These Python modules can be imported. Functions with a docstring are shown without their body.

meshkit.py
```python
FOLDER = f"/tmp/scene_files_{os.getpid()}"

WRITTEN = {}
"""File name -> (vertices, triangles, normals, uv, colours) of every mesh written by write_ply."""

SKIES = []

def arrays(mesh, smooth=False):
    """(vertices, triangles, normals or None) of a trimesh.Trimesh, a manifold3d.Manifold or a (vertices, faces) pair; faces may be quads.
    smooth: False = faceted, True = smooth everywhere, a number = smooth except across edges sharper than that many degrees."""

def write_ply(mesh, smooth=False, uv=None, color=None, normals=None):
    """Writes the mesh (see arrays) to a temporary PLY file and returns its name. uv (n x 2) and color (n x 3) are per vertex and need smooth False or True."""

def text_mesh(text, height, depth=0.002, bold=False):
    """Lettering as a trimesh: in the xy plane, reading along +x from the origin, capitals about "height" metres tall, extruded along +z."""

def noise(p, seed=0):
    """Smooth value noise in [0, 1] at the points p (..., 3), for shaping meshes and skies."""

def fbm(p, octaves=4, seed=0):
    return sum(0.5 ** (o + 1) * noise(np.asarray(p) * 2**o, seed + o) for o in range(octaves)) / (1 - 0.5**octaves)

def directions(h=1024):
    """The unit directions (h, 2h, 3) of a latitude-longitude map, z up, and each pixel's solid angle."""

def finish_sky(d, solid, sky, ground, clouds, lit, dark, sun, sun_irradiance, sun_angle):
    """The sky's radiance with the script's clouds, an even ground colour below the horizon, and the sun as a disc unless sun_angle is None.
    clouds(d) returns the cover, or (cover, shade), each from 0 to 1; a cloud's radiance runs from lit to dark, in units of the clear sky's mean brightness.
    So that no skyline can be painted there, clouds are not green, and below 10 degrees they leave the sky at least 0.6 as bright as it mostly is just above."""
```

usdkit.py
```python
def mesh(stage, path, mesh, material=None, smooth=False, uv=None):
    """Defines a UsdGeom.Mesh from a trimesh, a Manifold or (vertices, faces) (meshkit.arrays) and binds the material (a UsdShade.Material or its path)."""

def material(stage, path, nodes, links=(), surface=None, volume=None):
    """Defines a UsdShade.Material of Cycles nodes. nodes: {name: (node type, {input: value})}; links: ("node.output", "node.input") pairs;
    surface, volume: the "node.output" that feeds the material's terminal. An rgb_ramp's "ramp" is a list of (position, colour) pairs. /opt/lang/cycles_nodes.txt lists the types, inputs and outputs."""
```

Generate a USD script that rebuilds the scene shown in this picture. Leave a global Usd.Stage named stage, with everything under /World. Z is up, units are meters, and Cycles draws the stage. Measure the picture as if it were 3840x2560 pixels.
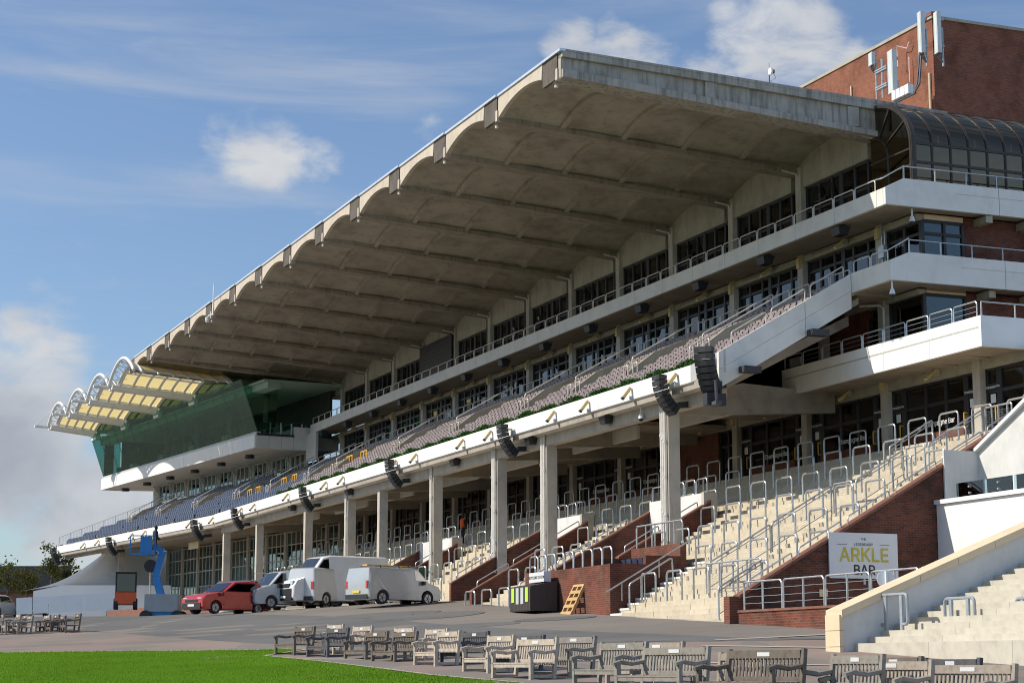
import math, random
import numpy as np
import trimesh
import shapely
from shapely.geometry import Polygon, box as sbox_poly
from scipy.interpolate import RBFInterpolator
import usdkit, meshkit
from pxr import Usd, UsdGeom, UsdLux, UsdShade, Gf, Sdf, Vt

stage = Usd.Stage.CreateInMemory()
UsdGeom.SetStageUpAxis(stage, 'Z')
UsdGeom.SetStageMetersPerUnit(stage, 1.0)
world = UsdGeom.Xform.Define(stage, '/World')
UsdGeom.Scope.Define(stage, '/World/Looks')
PI = math.pi
rng = random.Random(7)
nrg = np.random.default_rng(7)

# ------------------------------------------------------------------ camera
PITCH = math.atan(1220 / 7220)
EYE = np.array([0, 0, 1.6])
cam = UsdGeom.Camera.Define(stage, '/World/camera')
cam.CreateHorizontalApertureAttr(36.0)
cam.CreateVerticalApertureAttr(24.0)
cam.CreateFocalLengthAttr(36.0 * 7220 / 3840)
cam.CreateClippingRangeAttr(Gf.Vec2f(0.5, 6000))
cam.AddTranslateOp().Set(Gf.Vec3d(*EYE))
cam.AddRotateXOp().Set(90 + math.degrees(PITCH))
cam.CreateExposureAttr(0.22)

# ------------------------------------------------------------------ sun and sky
SUN_EL, SUN_ROT = math.radians(38.5), -1.53
sun_dir = np.array([math.sin(SUN_ROT) * math.cos(SUN_EL), math.cos(SUN_ROT) * math.cos(SUN_EL), math.sin(SUN_EL)])
sun = UsdLux.DistantLight.Define(stage, '/World/sun')
sun.CreateNormalizeAttr(True)
sun.CreateIntensityAttr(1.15)
sun.CreateAngleAttr(0.53)
sun.CreateColorAttr(Gf.Vec3f(1.0, 0.93, 0.82))
m = Gf.Matrix4d().SetRotate(Gf.Rotation(Gf.Vec3d(0, 0, 1), Gf.Vec3d(*map(float, sun_dir))))
sun.AddTransformOp().Set(m)


def pixel_dir(x, y):
    X, Y = (x - 1920) / 7220, -(y - 1280) / 7220
    d = np.array([X, math.cos(PITCH) - Y * math.sin(PITCH), math.sin(PITCH) + Y * math.cos(PITCH)])
    return d / np.linalg.norm(d)


def sky_material():
    n, l = {}, []
    n['tc'] = ('texture_coordinate', {})
    n['sky'] = ('sky_texture', {'sky_type': 'single_scattering', 'sun_disc': False, 'sun_elevation': SUN_EL, 'sun_rotation': SUN_ROT, 'air_density': 1.0, 'aerosol_density': 0.7, 'ozone_density': 2.0})
    l.append(('tc.generated', 'nmap.vector'))
    n['nmap'] = ('mapping', {'mapping_type': 'point', 'scale': (1, 1, 1.9), 'location': (0.37, 0.0, 0.0)})
    n['n1'] = ('noise_texture', {'scale': 22.0, 'detail': 9.0, 'roughness': 0.60, 'distortion': 0.35})
    l.append(('nmap.vector', 'n1.vector'))
    n['n2map'] = ('mapping', {'mapping_type': 'point', 'scale': (0.8, 1, 7.0), 'rotation': (0.0, 0.06, 0.0), 'location': (3.1, 0.4, 0.2)})
    l.append(('tc.generated', 'n2map.vector'))
    n['n2'] = ('noise_texture', {'scale': 5.0, 'detail': 7.0, 'roughness': 0.55, 'distortion': 0.5})
    l.append(('n2map.vector', 'n2.vector'))
    # cloud masses seen in the photograph: (pixel direction, angular radius in degrees, weight)
    blobs = [((1000, 560), 1.9, .42), ((830, 500), 1.0, .25), ((1180, 600), 1.1, .30),
             ((2350, 270), 2.2, .40), ((2150, 180), 1.3, .34), ((1950, 480), 1.6, .22), ((2600, 330), 1.6, .3), ((1700, 520), 1.5, .16),
             ((2950, 190), 2.4, .50), ((2750, 110), 1.3, .35), ((3150, 300), 1.7, .40), ((2700, 300), 1.3, .3),
             ((120, 1330), 2.6, .40), ((60, 1700), 3.2, .55), ((350, 1950), 3.0, .55), ((-300, 1500), 4.0, .55), ((130, 1130), 1.0, .25), ((500, 1700), 2.2, .30)]
    last = None
    for i, (p, r, w) in enumerate(blobs):
        d = pixel_dir(*p)
        n[f'd{i}'] = ('vector_math', {'math_type': 'dot_product', 'vector2': tuple(d)})
        l.append(('tc.generated', f'd{i}.vector1'))
        n[f'm{i}'] = ('map_range', {'range_type': 'smoothstep', 'from_min': math.cos(math.radians(r)), 'from_max': 1.0, 'to_min': 0.0, 'to_max': w, 'clamp': True})
        l.append((f'd{i}.value', f'm{i}.value'))
        if last:
            n[f'a{i}'] = ('math', {'math_type': 'maximum'})
            l += [(last, f'a{i}.value1'), (f'm{i}.result', f'a{i}.value2')]
            last = f'a{i}.value'
        else:
            last = f'm{i}.result'
    n['sum'] = ('math', {'math_type': 'add'})
    l += [(last, 'sum.value1'), ('n1.fac', 'sum.value2')]
    n['cum'] = ('map_range', {'range_type': 'smoothstep', 'from_min': 0.62, 'from_max': 1.0, 'to_min': 0.0, 'to_max': 0.95, 'clamp': True})
    l.append(('sum.value', 'cum.value'))
    n['cir'] = ('map_range', {'range_type': 'smoothstep', 'from_min': 0.46, 'from_max': 0.82, 'to_min': 0.05, 'to_max': 0.62, 'clamp': True})
    l.append(('n2.fac', 'cir.value'))
    # cloud light and shade by a coarser noise, shifted towards the sun
    n['n3map'] = ('mapping', {'mapping_type': 'point', 'scale': (1, 1, 1.7), 'location': (0.40, 0.0, -0.045)})
    l.append(('tc.generated', 'n3map.vector'))
    n['n3'] = ('noise_texture', {'scale': 9.0, 'detail': 5.0, 'roughness': 0.55, 'distortion': 0.2})
    l.append(('n3map.vector', 'n3.vector'))
    n['shade'] = ('rgb_ramp', {'ramp': [(0.30, (CL * .98, CL * .99, CL * 1.0)), (0.52, (CL * .78, CL * .81, CL * .86)), (0.75, (CL * .52, CL * .56, CL * .64))]})
    l.append(('n3.fac', 'shade.fac'))
    n['mix1'] = ('mix_color', {'b': (CL * .70, CL * .76, CL * .86), 'use_clamp': False})
    n['mix2'] = ('mix_color', {'use_clamp': False})
    n['tone'] = ('mix_color', {'blend_type': 'multiply', 'fac': 1.0, 'b': (0.88, 0.98, 1.10), 'use_clamp': False})
    l += [('sky.color', 'tone.a'), ('tone.result', 'mix1.a'), ('cir.result', 'mix1.fac'), ('mix1.result', 'mix2.a'), ('shade.color', 'mix2.b'), ('cum.result', 'mix2.fac')]
    n['bg'] = ('background_shader', {'strength': 0.10})
    l.append(('mix2.result', 'bg.color'))
    return usdkit.material(stage, '/World/Looks/sky_look', n, l, surface='bg.background')


CL = 6.4
dome = UsdLux.DomeLight.Define(stage, '/World/sky')
UsdShade.MaterialBindingAPI.Apply(dome.GetPrim()).Bind(sky_material())
dome.GetPrim().SetCustomDataByKey('kind', 'structure')

# ------------------------------------------------------------------ frames: u along the stand (away), v into it, z up
TH = math.radians(111.9)
EU = np.array([math.cos(TH), math.sin(TH), 0]); EV = np.array([math.cos(TH - PI / 2), math.sin(TH - PI / 2), 0])
ORG = np.array([14.72, 75.55, 0])
STAND_ROT = math.degrees(TH - PI / 2)


def W(u, v, z=0.0): return ORG + EU * u + EV * v + np.array([0, 0, z])


def ray(x, y):
    X, Y = (x - 1920) / 7220, -(y - 1280) / 7220
    return np.array([X, math.cos(PITCH) - Y * math.sin(PITCH), math.sin(PITCH) + Y * math.cos(PITCH)])


def at_depth(x, y, d):
    r = ray(x, y); return EYE + r * (d / r[1])


# ------------------------------------------------------------------ materials
MATS = {}


def mat(name, nodes, links, surface='p.BSDF'):
    MATS[name] = usdkit.material(stage, f'/World/Looks/{name}', nodes, links, surface=surface)
    return MATS[name]


def plain(name, color, rough=0.6, metal=0.0, var=0.12, scale=2.0, bump=0.0, spec=0.5, stretch=(1, 1, 1), rnd=0.0, coat=0.0, emis=None, detail=6.0):
    """Principled with a noise that varies the colour, and optionally a bump and a per-object variation."""
    c = np.array(color, float)
    n = {'g': ('geometry', {}), 'map': ('mapping', {'mapping_type': 'point', 'scale': stretch}), 'n': ('noise_texture', {'scale': scale, 'detail': detail, 'roughness': 0.62}),
         'r': ('rgb_ramp', {'ramp': [(0.28, tuple(np.clip(c * (1 - 2 * var), 0, 1))), (0.5, tuple(c)), (0.74, tuple(np.clip(c * (1 + var), 0, 1)))]}),
         'p': ('principled_bsdf', {'roughness': rough, 'metallic': metal, 'specular_ior_level': spec, 'coat_weight': coat})}
    l = [('g.position', 'map.vector'), ('map.vector', 'n.vector'), ('n.fac', 'r.fac')]
    out = 'r.color'
    if rnd:
        n['oi'] = ('object_info', {}); n['mr'] = ('map_range', {'to_min': 1 - rnd, 'to_max': 1 + rnd * .6})
        n['cc'] = ('combine_xyz', {}); n['mul'] = ('mix_color', {'blend_type': 'multiply', 'fac': 1.0, 'use_clamp': False})
        l += [('oi.random', 'mr.value'), ('mr.result', 'cc.x'), ('mr.result', 'cc.y'), ('mr.result', 'cc.z'), (out, 'mul.a'), ('cc.vector', 'mul.b')]
        out = 'mul.result'
    l.append((out, 'p.base_color'))
    if bump:
        n['b'] = ('bump', {'strength': bump, 'distance': 0.02}); l += [('n.fac', 'b.height'), ('b.normal', 'p.normal')]
    return mat(name, n, l)


def stained(name, color, stain, amount=0.5, streak=(3.0, 3.0, 0.35), rough=0.8, var=0.10, scale=1.2, bump=0.15, grain=14.0, lo=0.48, hi=0.72):
    """Concrete or paint with vertical streaks of dirt."""
    c = np.array(color, float)
    n = {'g': ('geometry', {}), 'n': ('noise_texture', {'scale': scale, 'detail': 7.0, 'roughness': 0.6}),
         'r': ('rgb_ramp', {'ramp': [(0.3, tuple(c * (1 - 2 * var))), (0.5, tuple(c)), (0.7, tuple(np.clip(c * (1 + var), 0, 1)))]}),
         'map': ('mapping', {'mapping_type': 'point', 'scale': streak}), 's': ('noise_texture', {'scale': 1.6, 'detail': 7.0, 'roughness': 0.65}),
         'sr': ('map_range', {'range_type': 'smoothstep', 'from_min': lo, 'from_max': hi, 'to_min': 0.0, 'to_max': amount, 'clamp': True}),
         'mx': ('mix_color', {'b': tuple(stain)}), 'gn': ('noise_texture', {'scale': grain, 'detail': 4.0}),
         'b': ('bump', {'strength': bump, 'distance': 0.02}), 'p': ('principled_bsdf', {'roughness': rough, 'specular_ior_level': 0.3})}
    l = [('g.position', 'n.vector'), ('n.fac', 'r.fac'), ('g.position', 'map.vector'), ('map.vector', 's.vector'), ('s.fac', 'sr.value'), ('r.color', 'mx.a'), ('sr.result', 'mx.fac'),
         ('mx.result', 'p.base_color'), ('g.position', 'gn.vector'), ('gn.fac', 'b.height'), ('b.normal', 'p.normal')]
    return mat(name, n, l)


def brick(name, along, c1, c2, mortar, dirt=0.0):
    """Bricks laid along u ('u') or v ('v') of the stand. Only for walls too far off to pick a brick out."""
    n = {'g': ('geometry', {}), 'rot': ('vector_rotate', {'rotate_type': 'z_axis', 'angle': -(TH - PI / 2)}), 'sep': ('separate_xyz', {}), 'cmb': ('combine_xyz', {}),
         'bt': ('brick_texture', {'scale': 1.0, 'brick_width': 0.225, 'row_height': 0.075, 'mortar_size': 0.008, 'mortar_smooth': 0.3, 'bias': -0.1, 'color1': c1, 'color2': c2, 'mortar': mortar}),
         'n': ('noise_texture', {'scale': 0.9, 'detail': 8.0, 'roughness': 0.65}), 'r': ('rgb_ramp', {'ramp': [(0.32, (0.55, 0.52, 0.5)), (0.55, (1, 1, 1)), (0.75, (1.0, 0.98, 0.95))]}),
         'mul': ('mix_color', {'blend_type': 'multiply', 'fac': 1.0}), 'b': ('bump', {'strength': 0.5, 'distance': 0.01}),
         'p': ('principled_bsdf', {'roughness': 0.85, 'specular_ior_level': 0.2})}
    l = [('g.position', 'rot.vector'), ('rot.vector', 'sep.vector'), ('sep.' + ('y' if along == 'u' else 'x'), 'cmb.x'), ('sep.z', 'cmb.y'), ('cmb.vector', 'bt.vector'),
         ('g.position', 'n.vector'), ('n.fac', 'r.fac'), ('bt.color', 'mul.a'), ('r.color', 'mul.b'), ('bt.fac', 'b.height'), ('b.normal', 'p.normal')]
    out = 'mul.result'
    if dirt:
        n['n2'] = ('noise_texture', {'scale': 0.55, 'detail': 9.0, 'roughness': 0.7, 'distortion': 0.4})
        n['dr'] = ('map_range', {'range_type': 'smoothstep', 'from_min': 0.45, 'from_max': 0.66, 'to_max': dirt, 'clamp': True})
        n['dm'] = ('mix_color', {'b': (0.03, 0.024, 0.02)})
        l += [('g.position', 'n2.vector'), ('n2.fac', 'dr.value'), (out, 'dm.a'), ('dr.result', 'dm.fac')]
        out = 'dm.result'
    l.append((out, 'p.base_color'))
    return mat(name, n, l)


def pane(name, tint, gloss=(1, 1, 1), base=0.08, ior=1.5, rough=0.01):
    n = {'t': ('transparent_bsdf', {'color': tint}), 'gl': ('glossy_bsdf', {'color': gloss, 'roughness': rough}), 'f': ('fresnel', {'IOR': ior}),
         'a': ('math', {'math_type': 'add', 'value2': base}), 'm': ('mix_closure', {})}
    return mat(name, n, [('f.fac', 'a.value1'), ('a.value', 'm.fac'), ('t.BSDF', 'm.closure1'), ('gl.BSDF', 'm.closure2')], surface='m.closure')


stained('roof_concrete', (0.36, 0.325, 0.265), (0.17, 0.15, 0.115), 0.55, streak=(1.2, 1.2, 1.2), scale=0.6, var=0.16)
stained('beam_concrete', (0.36, 0.335, 0.29), (0.10, 0.095, 0.08), 0.62, streak=(3.5, 3.5, 0.30), scale=1.0, var=0.14, lo=0.44, hi=0.68)
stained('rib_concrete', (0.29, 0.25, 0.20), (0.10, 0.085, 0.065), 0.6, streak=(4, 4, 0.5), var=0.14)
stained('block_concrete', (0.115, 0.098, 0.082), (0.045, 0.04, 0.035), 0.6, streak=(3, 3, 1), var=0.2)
stained('arch_concrete', (0.52, 0.455, 0.37), (0.32, 0.26, 0.2), 0.45, streak=(3, 3, 0.8), var=0.08)
stained('wall_concrete', (0.37, 0.34, 0.27), (0.2, 0.18, 0.13), 0.4, streak=(2, 2, 0.6))
stained('pillar_concrete', (0.46, 0.42, 0.36), (0.25, 0.22, 0.18), 0.35, streak=(2, 2, 0.5))
stained('deck_concrete', (0.34, 0.30, 0.25), (0.16, 0.14, 0.11), 0.4, streak=(1, 1, 1))
stained('soffit_concrete', (0.36, 0.30, 0.235), (0.2, 0.16, 0.12), 0.4, streak=(1, 1, 1))
stained('white_paint', (0.78, 0.775, 0.75), (0.46, 0.44, 0.40), 0.28, streak=(2.5, 2.5, 0.4), rough=0.55, var=0.035, scale=1.0, bump=0.06, lo=0.56, hi=0.85)
stained('balcony_paint', (0.66, 0.645, 0.60), (0.42, 0.39, 0.33), 0.30, streak=(2.2, 2.2, 0.5), rough=0.6, var=0.05, bump=0.08, lo=0.52, hi=0.8)
stained('parapet_beige', (0.42, 0.375, 0.29), (0.26, 0.23, 0.17), 0.35, streak=(2, 2, 0.6))
stained('terrace_side_white', (0.70, 0.69, 0.66), (0.42, 0.40, 0.36), 0.3, streak=(1.5, 1.5, 1.5), rough=0.6)
stained('render_grey', (0.60, 0.59, 0.56), (0.42, 0.41, 0.38), 0.3, streak=(1.2, 1.2, 0.5), rough=0.7, var=0.06)
stained('coping_cream', (0.66, 0.53, 0.36), (0.36, 0.28, 0.19), 0.25, streak=(3, 3, 1), var=0.06, lo=0.55, hi=0.85)
brick('brick_along', 'u', (0.20, 0.058, 0.034), (0.12, 0.042, 0.03), (0.17, 0.125, 0.095))
brick('brick_across', 'v', (0.165, 0.052, 0.032), (0.095, 0.036, 0.028), (0.145, 0.105, 0.08))
brick('brick_dirty', 'v', (0.165, 0.052, 0.032), (0.09, 0.034, 0.027), (0.13, 0.1, 0.075), dirt=0.85)
brick('brick_tower_front', 'u', (0.27, 0.092, 0.05), (0.19, 0.07, 0.042), (0.22, 0.14, 0.10))
brick('brick_tower_side', 'v', (0.25, 0.085, 0.048), (0.17, 0.062, 0.04), (0.2, 0.13, 0.095))
plain('brick_coping', (0.20, 0.085, 0.055), 0.8, var=0.25, scale=6, bump=0.2)
plain('step_stone', (0.52, 0.455, 0.345), 0.85, var=0.09, scale=3.0, bump=0.12, spec=0.25, rnd=0.07)
plain('step_stone_grey', (0.50, 0.465, 0.385), 0.85, var=0.10, scale=3.0, bump=0.12, spec=0.25, rnd=0.06)
plain('nosing_white', (0.80, 0.79, 0.76), 0.7, var=0.06, scale=5)
plain('frame_black', (0.018, 0.018, 0.019), 0.45, var=0.1, scale=4)
plain('frame_pale', (0.46, 0.46, 0.40), 0.5, var=0.1, scale=4)
plain('bronze_frame', (0.05, 0.043, 0.038), 0.4, metal=0.4, var=0.15, scale=4)
plain('galvanised', (0.46, 0.475, 0.48), 0.42, metal=0.75, var=0.16, scale=7, rnd=0.10)
plain('grey_rail', (0.33, 0.365, 0.385), 0.45, metal=0.25, var=0.1, scale=5)
plain('pale_rail', (0.56, 0.52, 0.47), 0.5, metal=0.2, var=0.1, scale=5)
plain('pipe_white', (0.70, 0.67, 0.61), 0.5, var=0.1, scale=4)
plain('flashing', (0.70, 0.73, 0.76), 0.35, metal=0.5, var=0.06, scale=3)
plain('black_plastic', (0.017, 0.018, 0.021), 0.5, var=0.15, scale=9)
plain('dark_plastic', (0.030, 0.031, 0.034), 0.6, var=0.15, scale=9)
plain('seat_mauve', (0.22, 0.175, 0.165), 0.45, var=0.12, scale=6, rnd=0.22)
plain('seat_navy', (0.052, 0.062, 0.105), 0.40, var=0.12, scale=6, rnd=0.22)
plain('yellow_paint', (0.80, 0.42, 0.02), 0.45, var=0.05)
plain('lamp_cream', (0.60, 0.47, 0.22), 0.4, var=0.1, scale=4)
plain('white_plastic', (0.74, 0.75, 0.74), 0.4, var=0.03)
plain('grey_plastic', (0.45, 0.47, 0.46), 0.5, var=0.05)
plain('antenna_grey', (0.54, 0.57, 0.55), 0.45, var=0.04)
plain('cable_dark', (0.06, 0.065, 0.075), 0.6)
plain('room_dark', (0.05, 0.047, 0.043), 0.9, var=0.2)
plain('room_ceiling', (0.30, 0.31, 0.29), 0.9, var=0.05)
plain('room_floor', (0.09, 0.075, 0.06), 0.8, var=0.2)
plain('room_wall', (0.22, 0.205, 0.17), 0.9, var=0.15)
plain('curtain', (0.45, 0.44, 0.38), 0.9, var=0.1, scale=6, stretch=(1, 1, .05))
plain('green_ceiling', (0.30, 0.42, 0.34), 0.9, var=0.05)
plain('vault_white', (0.74, 0.74, 0.70), 0.45, var=0.05)
plain('hedge_leaf', (0.045, 0.12, 0.03), 0.6, var=0.25, scale=5, rnd=0.2)
plain('asphalt_warm', (0.205, 0.185, 0.165), 0.9, var=0.10, scale=0.35, spec=0.2, detail=10)
plain('tyre', (0.02, 0.02, 0.021), 0.8)
plain('alloy', (0.42, 0.43, 0.45), 0.35, metal=0.7, var=0.05)
plain('car_black', (0.014, 0.015, 0.017), 0.5)
plain('plate_white', (0.75, 0.75, 0.72), 0.5, var=0.02)
plain('plate_yellow', (0.75, 0.55, 0.04), 0.5, var=0.02)
plain('lamp_red', (0.42, 0.02, 0.02), 0.25, var=0.05, coat=0.5)
plain('lamp_clear', (0.60, 0.62, 0.64), 0.15, var=0.08, coat=0.6)
plain('skip_green', (0.018, 0.07, 0.05), 0.6, var=0.2, scale=3)
plain('sign_white', (0.62, 0.625, 0.63), 0.5, var=0.02)
plain('ink_black', (0.02, 0.02, 0.022), 0.6)
plain('ink_olive', (0.50, 0.42, 0.05), 0.6)
plain('ink_white', (0.8, 0.8, 0.8), 0.6)
plain('lime', (0.42, 0.72, 0.05), 0.5, var=0.05)
plain('bin_brown', (0.045, 0.033, 0.030), 0.6, var=0.2, scale=5, stretch=(6, 6, .3))
plain('pallet_wood', (0.50, 0.31, 0.12), 0.75, var=0.2, scale=8, stretch=(2, 2, .4), rnd=0.1)
plain('boom_blue', (0.015, 0.17, 0.46), 0.45, var=0.08)
plain('boom_grey', (0.26, 0.285, 0.30), 0.55, var=0.08)
plain('forklift_orange', (0.62, 0.095, 0.02), 0.45, var=0.08)
plain('tent_white', (0.80, 0.80, 0.79), 0.6, var=0.02, scale=1)
plain('hi_vis', (0.78, 0.12, 0.02), 0.7, var=0.1)
plain('cloth_dark', (0.02, 0.021, 0.026), 0.85, var=0.2, scale=12)
plain('cloth_grey', (0.22, 0.22, 0.22), 0.85, var=0.2, scale=12)
plain('cloth_teal', (0.02, 0.07, 0.075), 0.85, var=0.2, scale=12)
plain('skin', (0.45, 0.26, 0.18), 0.6, var=0.08)
plain('hair_dark', (0.03, 0.022, 0.017), 0.7)
plain('slate', (0.075, 0.066, 0.06), 0.85, var=0.2, scale=2)
plain('bark', (0.10, 0.075, 0.055), 0.9, var=0.25, scale=6, bump=0.4)
plain('tent_window', (0.60, 0.62, 0.64), 0.3, var=0.05)
plain('red_cloth', (0.35, 0.03, 0.03), 0.8, var=0.1)
for nm, c, mt in (('paint_grey', (0.20, 0.205, 0.215), .35), ('paint_silver', (0.44, 0.455, 0.46), .45), ('paint_white', (0.72, 0.72, 0.715), 0.0), ('paint_pale', (0.50, 0.52, 0.535), 0.15),
                  ('paint_slate', (0.10, 0.118, 0.15), .45), ('paint_red', (0.45, 0.018, 0.022), 0.1), ('paint_navy', (0.018, 0.032, 0.085), .3), ('paint_dark', (0.03, 0.033, 0.04), .3)):
    plain(nm, c, 0.32, metal=mt, var=0.05, scale=1.5, coat=0.7)
for i, c in enumerate([(0.155, 0.128, 0.105), (0.26, 0.235, 0.205), (0.44, 0.375, 0.305), (0.10, 0.098, 0.102), (0.33, 0.285, 0.235)]):
    plain(f'bench_wood_{i}', c, 0.8, var=0.16, scale=9, stretch=(1, 1, 1), bump=0.25, spec=0.25, rnd=0.06)
pane('glass', (0.62, 0.66, 0.64), base=0.03)
pane('glass_bronze', (0.62, 0.46, 0.26), gloss=(1.0, 0.86, 0.62), base=0.10)
mat('glass_green', {'t': ('transparent_bsdf', {'color': (0.62, 0.80, 0.71)}), 'gl': ('glossy_bsdf', {'color': (0.8, 0.95, 0.88), 'roughness': 0.02}), 'm': ('mix_closure', {'fac': 0.10})}, [('t.BSDF', 'm.closure1'), ('gl.BSDF', 'm.closure2')], surface='m.closure')
pane('glass_teal', (0.45, 0.72, 0.74), gloss=(0.85, 1.0, 1.0), base=0.10)
pane('glass_car', (0.10, 0.115, 0.12), base=0.06)
pane('glass_clear', (0.86, 0.92, 0.90), base=0.02)


def translucent(name, c, t):
    return mat(name, {'d': ('diffuse_bsdf', {'color': c}), 't': ('translucent_bsdf', {'color': t}), 'm': ('mix_closure', {'fac': 0.55})}, [('d.BSDF', 'm.closure1'), ('t.BSDF', 'm.closure2')], surface='m.closure')


translucent('vault_sheet', (0.66, 0.55, 0.28), (0.95, 0.76, 0.34))


def leaf_material(name, c, t):
    n = {'oi': ('object_info', {}), 'g': ('geometry', {}), 'n': ('noise_texture', {'scale': 0.9, 'detail': 4.0}), 'r': ('rgb_ramp', {'ramp': [(0.3, tuple(np.array(c) * .6)), (0.55, c), (0.75, tuple(np.array(c) * 1.5))]}),
         'd': ('diffuse_bsdf', {}), 't': ('translucent_bsdf', {'color': t}), 'm': ('mix_closure', {'fac': 0.3})}
    return mat(name, n, [('g.position', 'n.vector'), ('n.fac', 'r.fac'), ('r.color', 'd.color'), ('d.BSDF', 'm.closure1'), ('t.BSDF', 'm.closure2')], surface='m.closure')


leaf_material('leaf_olive', (0.085, 0.085, 0.035), (0.12, 0.13, 0.03))
leaf_material('leaf_green', (0.04, 0.09, 0.025), (0.08, 0.16, 0.03))
leaf_material('ivy_leaf', (0.035, 0.10, 0.025), (0.07, 0.16, 0.03))

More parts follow.
